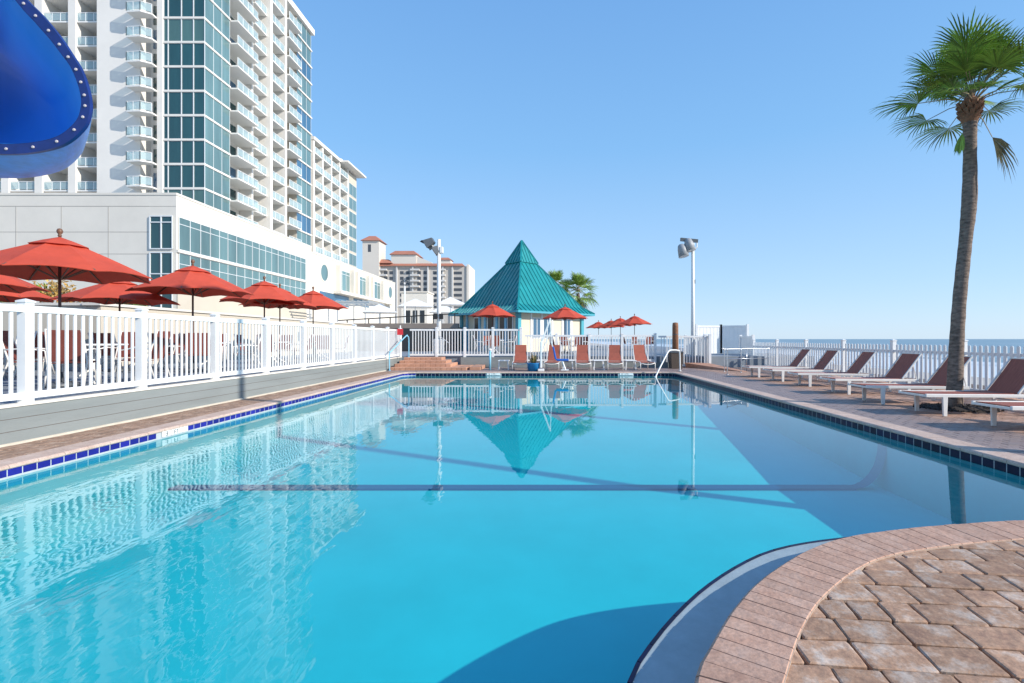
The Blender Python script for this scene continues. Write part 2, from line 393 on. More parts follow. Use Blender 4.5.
ileft = [p for p in main if p.x < XL+.46]; iright = [p for p in main if p.x > XL+.4]
ileft = ileft[-8:]
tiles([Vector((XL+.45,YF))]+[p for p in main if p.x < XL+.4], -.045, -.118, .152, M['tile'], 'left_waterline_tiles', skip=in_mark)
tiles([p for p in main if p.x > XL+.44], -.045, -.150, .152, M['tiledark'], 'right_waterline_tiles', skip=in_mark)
gp = [p for p in main]; gp2 = []
for q in range(len(gp)):
    a_ = gp[max(0,q-1)]; b_ = gp[min(len(gp)-1,q+1)]; d_ = (b_-a_).normalized(); gp2.append(gp[q]+Vector((-d_.y, d_.x))*.0025)
strip(gp2+[Vector((XL+.12,.6125))], -.19, -.035, 'grout_band', M['grout'], closed=False)['kind'] = 'structure'

# coping: individual bullnose bricks following an outline; inward overhang
def coping(path, width, step, name, m, z=0, thick=.045, over=.02, gap=.006, h0=0):
    mb = MB(); rs = resample(path, step)
    prof = [(-over+.012, -thick), (-over, -thick*.75), (-over, -thick*.35), (-over+.006, -.010), (-over+.02, 0), (width-.004, 0), (width, -.006), (width, -thick)]
    for i in range(len(rs)-1):
        (a, da), (b_, db) = rs[i], rs[i+1]
        na = Vector((da.y, -da.x)); nb = Vector((db.y, -db.x)); L_ = (b_-a).length
        if L_ < .01: continue
        t = gap/2/L_; dz = random.uniform(-.0015, .0015)
        vs = []
        for tt in (t, 1-t):
            p = a.lerp(b_, tt); n_ = na.lerp(nb, tt).normalized()
            for o_, zz in prof: q_ = p+n_*o_; vs.append((q_.x, q_.y, z+zz+dz))
        k = len(prof)
        fs = [(j, j+1, k+j+1, k+j) for j in range(k-1)] + [tuple(range(k-1,-1,-1)), tuple(range(k, 2*k)), (k-1, 0, k, 2*k-1)]
        mb.add(vs, fs)
    return tag(mb.build(name, m), kind='structure')
coping(isle_cop, .28, .098, 'island_coping', M['coping'], z=.02, thick=.12)
mb = MB(); n = len(isle_cop); oc = []
for q in range(n):
    a_ = isle_cop[max(0,q-1)]; b_ = isle_cop[min(n-1,q+1)]; d_ = (b_-a_).normalized(); oc.append(Vector((d_.y,-d_.x)))
M['mortar'] = mat('pale_mortar', (.42,.32,.245), .9, .1, 20)
mb.add([(p.x-o_.x*-.004,p.y-o_.y*-.004,.0135) for p,o_ in zip(isle_cop,oc)]+[(p.x+o_.x*.283,p.y+o_.y*.283,.0135) for p,o_ in zip(isle_cop,oc)]+[(p.x+o_.x*.283,p.y+o_.y*.283,-.03) for p,o_ in zip(isle_cop,oc)],
   [(i,i+1,n+i+1,n+i) for i in range(n-1)]+[(n+i,n+i+1,2*n+i+1,2*n+i) for i in range(n-1)])
tag(mb.build('coping_mortar', M['mortar']), kind='structure')
leftpath = [p for p in main if p.x < XL+.4] + [Vector((XL+.12,.37))]
rightpath = [p for p in main if p.x > XL+.44]
coping([rightpath[-1]]+leftpath, .30, .30, 'left_coping', M['copingpale'])
coping(rightpath, .32, .30, 'right_coping', M['copingpale'], thick=.05)
coping([leftpath[-1], Vector((-3,.40)), isle_cop[0]], .30, .3, 'near_coping', M['coping'])
# low ledge around the island, with its navy edge
mb = MB(); n = len(isle_ledge)
lz = -.137
vs = [(p.x,p.y,lz) for p in isle_ledge] + [(p.x,p.y,lz) for p in isle_cop] + [(p.x,p.y,lz-.5) for p in isle_ledge]
mb.add(vs, [(i,i+1,n+i+1,n+i) for i in range(n-1)] + [(i+1,i,2*n+i,2*n+i+1) for i in range(n-1)])
tag(mb.build('pool_ledge', M['ledge']), kind='structure')
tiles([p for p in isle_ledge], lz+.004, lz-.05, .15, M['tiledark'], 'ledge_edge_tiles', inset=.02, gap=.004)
strip([p for p in isle_cop], -.5, -.02, 'island_riser', M['ledge'], closed=False)['kind'] = 'structure'
# base sheet of the deck with a hole for the pool
def sheet_with_hole(x0, x1, y0, y1, hole, z, name, m, expand=.05):
    bm = bmesh.new()
    o_ = [bm.verts.new(c) for c in ((x0,y0,z),(x1,y0,z),(x1,y1,z),(x0,y1,z))]
    h = [bm.verts.new((p.x, p.y, z)) for p in hole]
    es = [bm.edges.new((o_[i], o_[(i+1)%4])) for i in range(4)] + [bm.edges.new((h[i], h[(i+1)%len(h)])) for i in range(len(h))]
    bmesh.ops.triangle_fill(bm, edges=es, use_beauty=True, use_dissolve=False, normal=(0,0,1))
    me = bpy.data.meshes.new(name); bm.to_mesh(me); bm.free(); me.materials.append(m)
    o = bpy.data.objects.new(name, me); COL.objects.link(o); tag(o, kind='structure'); return o
def offset_out(path, d):
    out = []; k = len(path)
    for i in range(k):
        t = (path[(i+1) % k]-path[i-1]).normalized(); out.append(path[i]+Vector((t.y,-t.x))*d)
    return out
sheet_with_hole(-6.62, 12.5, -4, 23.2, offset_out(cop_out, .04), -.022, 'pool_deck', M['joint'])

# pavers as separate blocks with worn edges
def inside(poly, x, y):
    c = False; j = len(poly)-1
    for i in range(len(poly)):
        a, b_ = poly[i], poly[j]
        if (a.y > y) != (b_.y > y) and x < (b_.x-a.x)*(y-a.y)/(b_.y-a.y)+a.x: c = not c
        j = i
    return c
def block(mb, q, zt, zb, cham, jit=0):
    """q: four corners; a top inset by cham"""
    c = sum(q, Vector((0,0)))/4
    q = [p+Vector((random.uniform(-jit,jit), random.uniform(-jit,jit))) for p in q]
    ring = []
    # split each side in three for uneven worn edges
    pts = []
    for i in range(4):
        a, b_ = q[i], q[(i+1)%4]
        for t in (0, .08, .35, .65, .92):
            p = a.lerp(b_, t)
            if t == 0: p = p.lerp(c, .03)
            elif jit: p = p + Vector((random.uniform(-jit,jit), random.uniform(-jit,jit)))*.35
            pts.append(p)
    k = len(pts); tz = random.uniform(-.0025,.0025)*(1 if jit else .4); tx = random.uniform(-.012,.012)*(1 if jit else .2); ty = random.uniform(-.012,.012)*(1 if jit else .2)
    def inset(p, d): 
        v = c-p; l = v.length; return p+v*(d/l) if l > d else c
    vs = [(p.x,p.y,zb) for p in pts] + [(p.x,p.y,zt-cham*.8) for p in pts]
    for p in pts:
        r = inset(p, cham*1.2); vs.append((r.x, r.y, zt-cham*.15+tz+tx*(r.x-c.x)+ty*(r.y-c.y)))
    for p in pts:
        r = inset(p, cham*3.2); vs.append((r.x, r.y, zt+tz+tx*(r.x-c.x)+ty*(r.y-c.y)))
    fs = []
    for lv in range(3):
        for i in range(k): fs.append((lv*k+i, lv*k+(i+1)%k, (lv+1)*k+(i+1)%k, (lv+1)*k+i))
    fs.append(tuple(3*k+i for i in range(k)))
    mb.add(vs, fs)
hole_cop = cop_out
def pave(name, m, bounds, ang, row, widths, cham, gap, test, jit=0, zt=-.004, zb=-.03, origin=(0,0)):
    mb = MB(); x0, x1, y0, y1 = bounds; ca, sa = math.cos(ang), math.sin(ang)
    D = max(x1-x0, y1-y0)*1.5; cx, cy = (x0+x1)/2, (y0+y1)/2
    v = -D
    while v < D:
        u = -D + random.uniform(0, .3)
        while u < D:
            wd = random.choice(widths)
            mu, mv = u+wd/2, v+row/2
            X = cx+mu*ca-mv*sa; Y = cy+mu*sa+mv*ca
            if x0 < X < x1 and y0 < Y < y1 and test(X, Y):
                q = []
                for du, dv in ((gap/2,gap/2),(wd-gap/2,gap/2),(wd-gap/2,row-gap/2),(gap/2,row-gap/2)):
                    a, b_ = u+du, v+dv; q.append(Vector((cx+a*ca-b_*sa, cy+a*sa+b_*ca)))
                block(mb, q, zt, zb, cham, jit)
            u += wd
        v += row
    return tag(mb.build(name, m), kind='structure')
isle_in = offset_out(cop_out, .19)
pave('island_pavers', M['paver'], (-.2,6.5,-.6,3.6), -.10, .178, [.15,.19,.235,.26], .006, .010, lambda x,y: not inside(isle_in, x, y), jit=.006, zt=.010, zb=-.03)
# rectangular deck areas, simpler blocks
def pave_simple(name, m, x0, x1, y0, y1, row, wd, gap=.008, z=-.003):
    mb = MB(); v = y0; k = 0
    while v < y1-.01:
        u = x0-(k % 2)*wd/2
        while u < x1-.01:
            a, b_ = max(u, x0)+gap/2, min(u+wd, x1)-gap/2
            if b_-a > .02:
                c, d = v+gap/2, min(v+row, y1)-gap/2; dz = random.uniform(-.0015,.0015); e = .004
                mb.add([(a,c,z-.02),(b_,c,z-.02),(b_,d,z-.02),(a,d,z-.02),(a+e,c+e,z+dz),(b_-e,c+e,z+dz),(b_-e,d-e,z+dz),(a+e,d-e,z+dz)],
                       [(4,5,6,7),(0,1,5,4),(1,2,6,5),(2,3,7,6),(3,0,4,7)])
            u += wd
        v += row; k += 1
    return tag(mb.build(name, m), kind='structure')
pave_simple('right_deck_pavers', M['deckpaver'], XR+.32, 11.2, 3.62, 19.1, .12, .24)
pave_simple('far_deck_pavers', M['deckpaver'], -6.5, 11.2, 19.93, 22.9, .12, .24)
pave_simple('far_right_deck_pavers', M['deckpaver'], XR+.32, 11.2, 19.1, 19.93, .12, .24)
pave_simple('left_deck_pavers', M['leftpaver'], -6.55, XL-.30, .6, 19.93, .24, .12)
pave_simple('near_deck_pavers', M['paver'], -6.5, -.3, -1.5, .08, .18, .24)

# depth marker tiles
def marker(loc, rz, label):
    t = thing('depth_marker', label, 'depth marker', loc, rz, 'white depth marker tiles on the pool edge')
    for k in range(3):
        MB().box(-.26+k*.175, -.095+k*.175, -.008, 0, -.078, .0).build('tile', M['white'], t, bevel=.002)
    d = MB()     # digit and unit strokes: 3 FT
    def st(x0,x1,z0,z1): d.box(x0,x1,-.0105,-.0075,z0,z1)
    x = -.20
    st(x,x+.045,-.018,-.010); st(x,x+.045,-.043,-.035); st(x,x+.045,-.068,-.060); st(x+.035,x+.045,-.0601,-.0179)
    d.build('lettering', M['black'], t); d = MB(); x = -.03
    st(x,x+.01,-.068,-.010); st(x+.0099,x+.04,-.018,-.010); st(x+.0099,x+.032,-.043,-.035)
    d.build('lettering', M['black'], t); d = MB(); x = .02
    st(x+.013,x+.023,-.068,-.018); st(x,x+.036,-.018,-.010)
    d.build('lettering', M['black'], t)
    return t
marker((-5.538,7.47,-.040), PI/2, 'white depth marker tiles in the cobalt band on the left pool edge')
marker((-2.05,19.588,-.040), 0, 'white depth marker tiles on the far pool edge below the brick steps')
marker((3.15,19.588,-.040), 0, 'white depth marker tiles on the far pool edge below the right loungers')

# ------------------------------------------------------------------ ground, terrace, sea
def plane(name, m, pts):
    return tag(MB().add(pts, [tuple(range(len(pts)))]).build(name, m), kind='structure')
plane('ground', M['sand'], [(-4000,-300,-2.5),(14,-300,-2.5),(14,12000,-2.5),(-4000,12000,-2.5)])
plane('beach', M['sand'], [(14.0,-300,-2.5),(75,-300,-4.4),(75,12000,-4.4),(14.0,12000,-2.5)])
plane('sea', M['sea'], [(48,-3000,-3.9),(30000,-3000,-3.9),(30000,30000,-3.9),(48,30000,-3.9)])
tag(MB().box(-32,-6.64,-4,62,-2.6,.47).build('left_terrace', M['asphalt']), kind='structure')
tag(MB().box(-6.63,12.4,23.02,62,-2.6,.50).build('far_terrace', M['asphalt']), kind='structure')
tag(MB().box(-6.6,12.5,-4,23.0,-2.6,-2.45).build('deck_base', M['walk']), kind='structure')
tag(MB().box(12.35,12.5,-4,23,-2.44,-.03).build('deck_edge', M['walk']), kind='structure')
# retaining wall under the left fence with courses
t = thing('retaining_wall', 'low grey block retaining wall under the long left white fence', 'wall')
mb = MB(); zc = [0.0,.155,.31,.455]
for i in range(3): mb.box(-6.74-.0*i, -6.60, -3, 22.85, zc[i]+(.003 if i else -.02), zc[i+1]-.003)
mb.build('wall', M['wallgrey'], t, bevel=.002)
MB().box(-6.73,-6.606,-3,22.84,-.02,.45).build('mortar_core', M['joint'], t)
MB().box(-6.76,-6.585,-3,22.86,.4565,.49).build('cap', M['stucco_white'], t)
MB().box(-6.598,-6.55,-3,20.5,-.02,.022).build('kick_strip', M['curb'], t)
t = thing('low_wall', 'low grey wall under the far white fence behind the terracotta loungers', 'wall')
MB().box(-3.9,-.95,22.86,23.0,-.02,.47).build('wall', M['wallgrey'], t)
MB().box(-.95,6.0,22.88,23.0,-.02,.24).build('wall', M['wallgrey'], t)
# ------------------------------------------------------------------ fences
def fence(name, label, p0, p1, npan, z, h, pitch, solid=False, post=.11, plain_top=False, tall=.04, thick=.02, pw=.038, first=True, last=True):
    p0 = Vector((p0[0],p0[1],0)); p1 = Vector((p1[0],p1[1],0)); L_ = (p1-p0).length; ang = math.atan2(p1.y-p0.y, p1.x-p0.x)
    t = thing(name, label, 'fence', (p0.x,p0.y,z), ang)
    for i in range(npan+1):
        if i == 0 and not first or i == npan and not last: continue
        x = L_*i/npan; mb = MB(); mb.box(x-post/2,x+post/2,-post/2,post/2,-.02,h+tall)
        a = post/2+.012; zt = h+tall
        mb.add([(x-a,-a,zt),(x+a,-a,zt),(x+a,a,zt),(x-a,a,zt),(x-a,-a,zt+.02),(x+a,-a,zt+.02),(x+a,a,zt+.02),(x-a,a,zt+.02),(x,0,zt+.05)],
               [(3,2,1,0),(0,1,5,4),(1,2,6,5),(2,3,7,6),(3,0,4,7),(4,5,8),(5,6,8),(6,7,8),(7,4,8)])
        mb.build('post', M['vinyl'], t)
    for i in range(npan):
        a = L_*i/npan+post/2+.001; b_ = L_*(i+1)/npan-post/2-.001
        if plain_top: MB().box(a,b_,-.024,.024,h-.24,h-.17).build('rail', M['vinyl'], t)
        else: MB().box(a,b_,-.026,.026,h-.085,h).build('rail', M['vinyl'], t)
        MB().box(a,b_,-.026,.026,.045,.13).build('rail', M['vinyl'], t)
        k = MB(); n = max(1, round((b_-a)/pitch)); pt = h+.0 if plain_top else h-.086; pb = .03 if plain_top else .131
        if solid: k.box(a,b_,-.012,.012,.13,h-.086)
        for j in range(1, n):
            x = a+(b_-a)*j/n
            if solid: k.box(x-.004,x+.004,-.0145,.0145,.132,h-.088)
            elif plain_top:
                k.box(x-pw/2,x+pw/2,-.045,-.0245,pb,pt-.03)
                k.add([(x-pw/2,-.045,pt-.03),(x+pw/2,-.045,pt-.03),(x+pw/2,-.0245,pt-.03),(x-pw/2,-.0245,pt-.03),(x,-.035,pt)],[(0,1,4),(1,2,4),(2,3,4),(3,0,4)])
            else: k.box(x-pw/2,x+pw/2,-thick/2,thick/2,pb,pt)
        k.build('pickets', M['vinyl'], t)
    return t
def leftY(i): return 6.41+1.83*i
fence('picket_fence', 'long white vinyl picket fence on the grey wall along the left side of the pool', (-6.67,leftY(-5)), (-6.67,leftY(9)), 14, .49, 1.24, .123)
fence('picket_fence', 'white picket fence behind the brick steps and floodlight pole at the far left pool corner', (-6.3,22.95), (-1.15,22.95), 4, .49, 1.27, .13, first=False)
fence('picket_fence', 'white picket fence behind the row of terracotta loungers at the far end', (-1.03,22.93), (5.0,22.93), 4, .24, 1.25, .13, first=False)
fence('picket_fence', 'short white picket fence behind the brown litter bin', (5.1,22.93), (7.3,22.93), 1, .0, 1.45, .13, first=False)
fence('picket_fence', 'white slatted fence wing with tall end post beside the deck opening', (7.4,26.5), (7.4,22.6), 2, .0, 1.45, .10, pw=.07)
fence('picket_fence', 'long white picket fence behind the right loungers facing the sea', (10.1,24.3), (10.1,-.1), 10, 0, 1.16, .152, plain_top=True, tall=.09, pw=.075)
# tall white privacy enclosure beyond the opening
t = thing('privacy_screen', 'tall white vinyl privacy enclosure beyond the opening in the deck fence', 'enclosure', (0,0,0))
def solidpanel(x0,y0,x1,y1,h,nm='panel'):
    mb = MB(); a = Vector((x0,y0,0)); b_ = Vector((x1,y1,0)); n = max(1, int((b_-a).length/.2))
    mb.bar(a+Vector((0,0,h/2)), b_+Vector((0,0,h/2)), .03, h)
    for i in range(1,n):
        c = a.lerp(b_, i/n); mb.box(c.x-.022,c.x+.022,c.y-.022,c.y+.022,.03,h-.02)
    mb.build(nm, M['vinyl'], t)
    for c in (a, b_): MB().box(c.x-.06,c.x+.06,c.y-.06,c.y+.06,0,h+.06).build('post', M['vinyl'], t)
    for z in (h-.05, .06): MB().bar(a+Vector((0,0,z)), b_+Vector((0,0,z)), .07, .10).build('rail', M['vinyl'], t)
solidpanel(8.3,27.6,9.75,27.9,2.05); solidpanel(9.76,27.9,11.0,27.3,2.05); solidpanel(10.2,26.2,10.15,24.5,1.45)

# ------------------------------------------------------------------ umbrellas
def make_umbrella(label):
    t = thing('patio_umbrella', label, 'umbrella', group='red market umbrellas around the pool')
    R, zr, za = 1.36, 1.93, 2.58; n = 8; sub = 4
    mb = MB(); rows = [.10,.3,.5,.7,.86,1.0]; vs = [(0,0,za)]
    for t_ in rows:
        for j in range(n*sub):
            a = 2*PI*j/(n*sub); f = (j % sub)/sub; edge = math.cos(PI/n)/math.cos((f-.5)*2*PI/n)
            sag = (1-(2*f-1)**2)
            r = R*t_*edge*(1-.035*sag*t_)
            z = za-(za-zr)*(t_**1.12) - .03*sag*t_*(1-t_)*3 + .05*sag*t_*t_
            vs.append((r*math.cos(a), r*math.sin(a), z))
    m_ = n*sub
    fs = [(0, 1+j, 1+(j+1)%m_) for j in range(m_)]
    for i in range(len(rows)-1):
        for j in range(m_): fs.append((1+i*m_+j, 1+(i+1)*m_+j, 1+(i+1)*m_+(j+1)%m_, 1+i*m_+(j+1)%m_))
    mb.add(vs, fs); c = mb.build('canopy', M['red'], t)
    so = c.modifiers.new('solid', 'SOLIDIFY'); so.thickness = .012; so.offset = -1
    # vent cap
    mb = MB(); vs = [(0,0,za+.028)]
    for t_ in (.16,.30):
        for j in range(n*sub):
            a = 2*PI*j/(n*sub); f = (j % sub)/sub; edge = math.cos(PI/n)/math.cos((f-.5)*2*PI/n)
            vs.append((R*t_*edge*math.cos(a), R*t_*edge*math.sin(a), za+.028-(za-zr)*(t_**1.12)*1.0))
    fs = [(0, 1+j, 1+(j+1)%m_) for j in range(m_)] + [(1+j, 1+m_+j, 1+m_+(j+1)%m_, 1+(j+1)%m_) for j in range(m_)]
    mb.add(vs, fs); mb.build('vent_cap', M['red'], t)
    MB().tube([(0,0,0),(0,0,za+.03)], .022, 10).build('pole', M['redpole'], t, True)
    MB().lathe([(.02,za+.03),(.03,za+.05),(.02,za+.07),(.04,za+.10),(.045,za+.13),(.03,za+.165),(.005,za+.175)], 12).build('finial', M['finial'], t, True)
    rb = MB()
    for j in range(n):
        a = 2*PI*j/n
        rb.bar((.05*math.cos(a),.05*math.sin(a),za-.06),(R*.98*math.cos(a),R*.98*math.sin(a),zr+.005), .018,.025)
        rb.bar((.05*math.cos(a),.05*math.sin(a),zr-.05),(R*.5*math.cos(a),R*.5*math.sin(a),(za+zr)/2-.02), .014,.02)
    rb.build('rib_frame', M['finial'], t)
    MB().lathe([(.26,0),(.26,.05),(.22,.08),(.05,.09),(.04,.25),(.026,.26)], 20).build('base', M['darkmetal'], t, True)
    return t
UM = [ # x, y, z floor, rot, label, scale z
 (-8.46,8.7,.47,.30,'nearest and largest red umbrella on the left terrace',1.0,1.0),
 (-11.8,10.0,.47,.1,'upper of the two red umbrellas cut by the left photo edge',1.0,.97),
 (-13.5,12.0,.40,.5,'lower of the two red umbrellas cut by the left photo edge',1.0,.97),
 (-11.0,12.9,.47,.15,'red umbrella half hidden behind the biggest umbrella and its right neighbour',.98,.92),
 (-8.9,12.6,.47,.45,'red umbrella in front of the corner windows of the white podium',1.0,1.03),
 (-9.35,16.6,.47,.2,'red umbrella before the glass strip, left of the last small one',1.0,1.06),
 (-9.5,20.4,.47,.38,'small red umbrella at the far right of the left terrace row',1.0,1.08),
 (-9.9,18.6,.47,.0,'red umbrella mostly hidden behind the third terrace umbrella',1.0,1.05),
 (-3.0,28.0,.50,.25,'red umbrella in front of the left face of the teal roofed kiosk',1.0,1.06),
 (1.06,28.0,.50,.42,'large red umbrella in front of the right face of the teal roofed kiosk',1.0,1.0),
 (-.4,34.0,.50,.1,'smaller red umbrella tucked behind the large one at the kiosk',.95,1.0),
 (6.55,37,.50,.3,'rightmost red umbrella against the sky beyond the far fence',1.0,.97),
 (6.1,41,.50,.0,'red umbrella second from the right of the cluster beyond the far fence',1.0,.97),
 (6.0,46,.50,.45,'red umbrella second from the left of the cluster beyond the far fence',1.0,.97),
 (5.2,49.5,.50,.2,'leftmost and most distant red umbrella of the cluster beyond the far fence',1.0,.97)]
u0 = make_umbrella(UM[0][4])
for i, (x,y,z,r,l,s,szz) in enumerate(UM):
    o = u0 if i == 0 else dup(u0, (x,y,z), r, l)
    o.location = (x,y,z); o.rotation_euler = (0,0,r); o.scale = (s*1.0,s*1.0,szz)
# ------------------------------------------------------------------ dining sets
def make_table():
    t = thing('dining_table', 'x', 'table', group='white round dining tables under the umbrellas')
    MB().lathe([(.0,.70),(.50,.70),(.52,.715),(.52,.735),(.49,.74),(0.01,.74)], 24).build('table_top', M['table'], t)
    MB().tube([(0,0,.1),(0,0,.70)], .03, 10).build('pedestal', M['frame'], t)
    l = MB()
    for k in range(4):
        a = PI/4+k*PI/2; l.tube([(.04*math.cos(a),.04*math.sin(a),.25),(.3*math.cos(a),.3*math.sin(a),.06),(.4*math.cos(a),.4*math.sin(a),0.01)], .018, 6)
    l.build('feet', M['frame'], t, True); return t
def make_chair():
    t = thing('dining_chair', 'x', 'chair', group='sling dining chairs around the tables')
    s = MB(); s.add([(-.24,-.24,.44),(.24,-.24,.44),(.24,.0,.415),(-.24,.0,.415),(.24,.22,.43),(-.24,.22,.43)], [(0,1,2,3),(3,2,4,5)])
    so = s.build('seat', M['slingdark'], t); m_ = so.modifiers.new('s','SOLIDIFY'); m_.thickness = .012
    s = MB(); s.add([(-.24,.22,.45),(.24,.22,.45),(.24,.29,.70),(-.24,.29,.70),(.22,.36,.98),(-.22,.36,.98)], [(0,1,2,3),(3,2,4,5)])
    so = s.build('backrest', M['slingdark'], t); m_ = so.modifiers.new('s','SOLIDIFY'); m_.thickness = .012
    for sx in (-1,1):
        MB().tube([(sx*.26,-.30,0),(sx*.26,-.27,.44),(sx*.27,-.25,.62),(sx*.27,0,.66),(sx*.26,.28,.64)], .015, 6).build('arm', M['frame'], t, True)
        MB().tube([(sx*.26,.36,0),(sx*.255,.22,.44),(sx*.25,.29,.70),(sx*.23,.37,1.0)], .015, 6).build('leg', M['frame'], t, True)
    MB().bar((-.25,-.25,.43),(.25,-.25,.43),.025).build('seat_rail', M['frame'], t)
    return t
tb0 = ch0 = None
UNAME = ['the largest umbrella','the upper left edge umbrella','the lower left edge umbrella','the half hidden umbrella','the podium corner umbrella','the umbrella before the glass strip','the last small left umbrella',None,
 'the umbrella left of kiosk corner','the umbrella right of kiosk corner',None,'the rightmost far umbrella',None,None,None]
SIDES = ['pool side','far side','hotel side','near side']
for i, (x,y,z,r,l,s,szz) in enumerate(UM):
    if UNAME[i] is None: continue
    y2 = y+.75 if i < 8 else y-.9; x2 = x-.1 if i < 8 else x+.2
    lab = 'white round table beside the pole of '+UNAME[i]
    if tb0 is None: tb0 = make_table(); tb0['label'] = lab; tb0.location = (x2,y2,z)
    else: dup(tb0, (x2,y2,z), 0, lab)
    for k in range(4):
        a = k*PI/2+r+random.uniform(-.2,.2); d = .80+random.uniform(-.04,.1)
        lab = 'red sling chair %s of table at %s' % (SIDES[k], UNAME[i])
        loc = (x2+d*math.cos(a), y2+d*math.sin(a), z); rz = a-PI/2+random.uniform(-.15,.15)
        if ch0 is None: ch0 = make_chair(); ch0['label'] = lab; ch0.location = loc; ch0.rotation_euler = (0,0,rz)
        else: dup(ch0, loc, rz, lab)

# ------------------------------------------------------------------ loungers (foot at -x, head at +x local)
def make_lounger(label, back_len=.74, ang=math.radians(52), group='', mat_s='sling'):
    t = thing('sun_lounger', label, 'sun lounger', group=group)
    w = .30; L1 = 1.25
    def sagz(u): return .375-.018*math.sin(PI*u)
    mb = MB(); n = 8
    for i in range(n+1):
        u = i/n; x = -1.55+(1.55)*u; mb.v += [(x,-w+.02,sagz(u)), (x,w-.02,sagz(u)), (x,-w+.02,sagz(u)-.012), (x,w-.02,sagz(u)-.012)]
    for i in range(n):
        a = i*4; b_ = a+4; mb.f += [(a,b_,b_+1,a+1),(a+2,a+3,b_+3,b_+2),(a,a+2,b_+2,b_),(a+1,b_+1,b_+3,a+3)]
    mb.f += [(0,1,3,2),(n*4,n*4+2,n*4+3,n*4+1)]
    mb.build('seat_sling', M[mat_s], t)
    c, s_ = math.cos(ang), math.sin(ang)
    mb = MB(); pts = [(0.03+back_len*u*c, .375+back_len*u*s_-.012*math.sin(PI*u)) for u in (0,.25,.5,.75,1)]
    for x,z in pts: mb.v += [(x,-w+.025,z),(x,w-.025,z),(x+.012*s_,-w+.025,z-.012*c),(x+.012*s_,w-.025,z-.012*c)]
    for i in range(4):
        a = i*4; b_ = a+4; mb.f += [(a,b_,b_+1,a+1),(a+2,a+3,b_+3,b_+2),(a,a+2,b_+2,b_),(a+1,b_+1,b_+3,a+3)]
    mb.f += [(0,1,3,2),(16,18,19,17)]
    br = mb.build('backrest', M[mat_s], t)
    f = MB()
    for sy in (-1,1): f.bar((.03,sy*w,.37),(.03+back_len*c,sy*w,.37+back_len*s_), .028,.028)
    f.bar((.03+back_len*c,-w,.365+back_len*s_),(.03+back_len*c,w,.365+back_len*s_), .024,.024)
    f.build('frame', M['frame'], br)
    for sy in (-1,1):
        MB().bar((-1.58,sy*(w+.005),.35),(.42,sy*(w+.005),.33), .035,.055).build('side_rail', M['frame'], t, bevel=.006)
        for x in (-1.25,.18): MB().add(*leg_shape(x, sy*(w+.006))).build('leg', M['frame'], t, bevel=.006)
    for x in (-1.58,-1.25,.18,.42): MB().bar((x,-w,.345),(x,w,.345), .03,.03).build('cross_bar', M['frame'], t)
    for sy in (-1,1): MB().bar((.40,sy*(w-.03),.34),(.03+back_len*c*.6,sy*(w-.03),.36+back_len*s_*.6), .015).build('prop', M['frame'], t)
    return t
def leg_shape(x, y):
    a, b_ = .032, .045
    return ([(x-a,y-.016,0),(x+a,y-.016,0),(x+a,y+.016,0),(x-a,y+.016,0),(x-b_,y-.016,.34),(x+b_,y-.016,.34),(x+b_,y+.016,.34),(x-b_,y+.016,.34)],
            [(3,2,1,0),(4,5,6,7),(0,1,5,4),(1,2,6,5),(2,3,7,6),(3,0,4,7)])
RL = [(7.95,7.2,'nearest brown lounger at the right photo edge, only its foot showing'),
      (7.95,8.75,'brown sling lounger just in front of the palm trunk, its seat passing before it'),
      (7.95,10.2,'brown sling lounger directly behind the palm trunk, its backrest partly hidden'),
      (8.30,12.0,'brown sling lounger next to the palm on the far side, fourth from the opening'),
      (8.42,13.8,'brown sling lounger third from the fence opening on the right deck'),
      (8.42,15.5,'brown sling lounger second from the fence opening on the right deck'),
      (8.42,17.1,'brown sling lounger nearest the fence opening and farthest from the palm')]
G = 'brown sling loungers along the right deck'
l0 = make_lounger(RL[0][2], group=G)
for i, (x,y,l) in enumerate(RL):
    o = l0 if i == 0 else dup(l0, (x,y,0), 0, l); o.location = (x,y,0); o.rotation_euler = (0,0,random.uniform(-.05,.05))
# far row: chaises seen from the foot
def make_far_lounger(label):
    t = thing('sun_lounger', label, 'sun lounger', group='terracotta loungers along the far pool edge')
    w = .29
    mb = MB(); mb.add([(-w,.0,.33),(w,.0,.33),(w,.7,.30),(-w,.7,.30),(-w,1.0,.34),(w,1.0,.34),],[(0,1,2,3),(3,2,5,4)])
    so = mb.build('seat_sling', M['slingred'], t); m_ = so.modifiers.new('s','SOLIDIFY'); m_.thickness = .012
    mb = MB(); mb.add([(-w+.02,.98,.36),(w-.02,.98,.36),(w-.04,1.22,.70),(-w+.04,1.22,.70),(w-.05,1.36,1.04),(-w+.05,1.36,1.04)],[(0,1,2,3),(3,2,4,5)])
    so = mb.build('backrest', M['slingred'], t); m_ = so.modifiers.new('s','SOLIDIFY'); m_.thickness = .015
    for sx in (-1,1):
        MB().tube([(sx*(w+.02),-.02,.0),(sx*(w+.02),-.02,.28),(sx*(w+.02),.06,.34),(sx*(w+.02),.5,.33),(sx*(w+.02),1.1,.35)], .018, 6).build('side_rail', M['frame'], t, True)
        MB().tube([(sx*(w+.02),1.05,0),(sx*(w+.02),1.0,.36),(sx*(w-.01),1.37,1.06)], .016, 6).build('leg', M['frame'], t, True)
    mb = MB(); mb.tube([(-w-.01,-.02,.30),(-w*.5,-.02,.255),(0,-.02,.24),(w*.5,-.02,.255),(w+.01,-.02,.30)], .02, 6); mb.build('foot_bar', M['frame'], t, True)
    return t
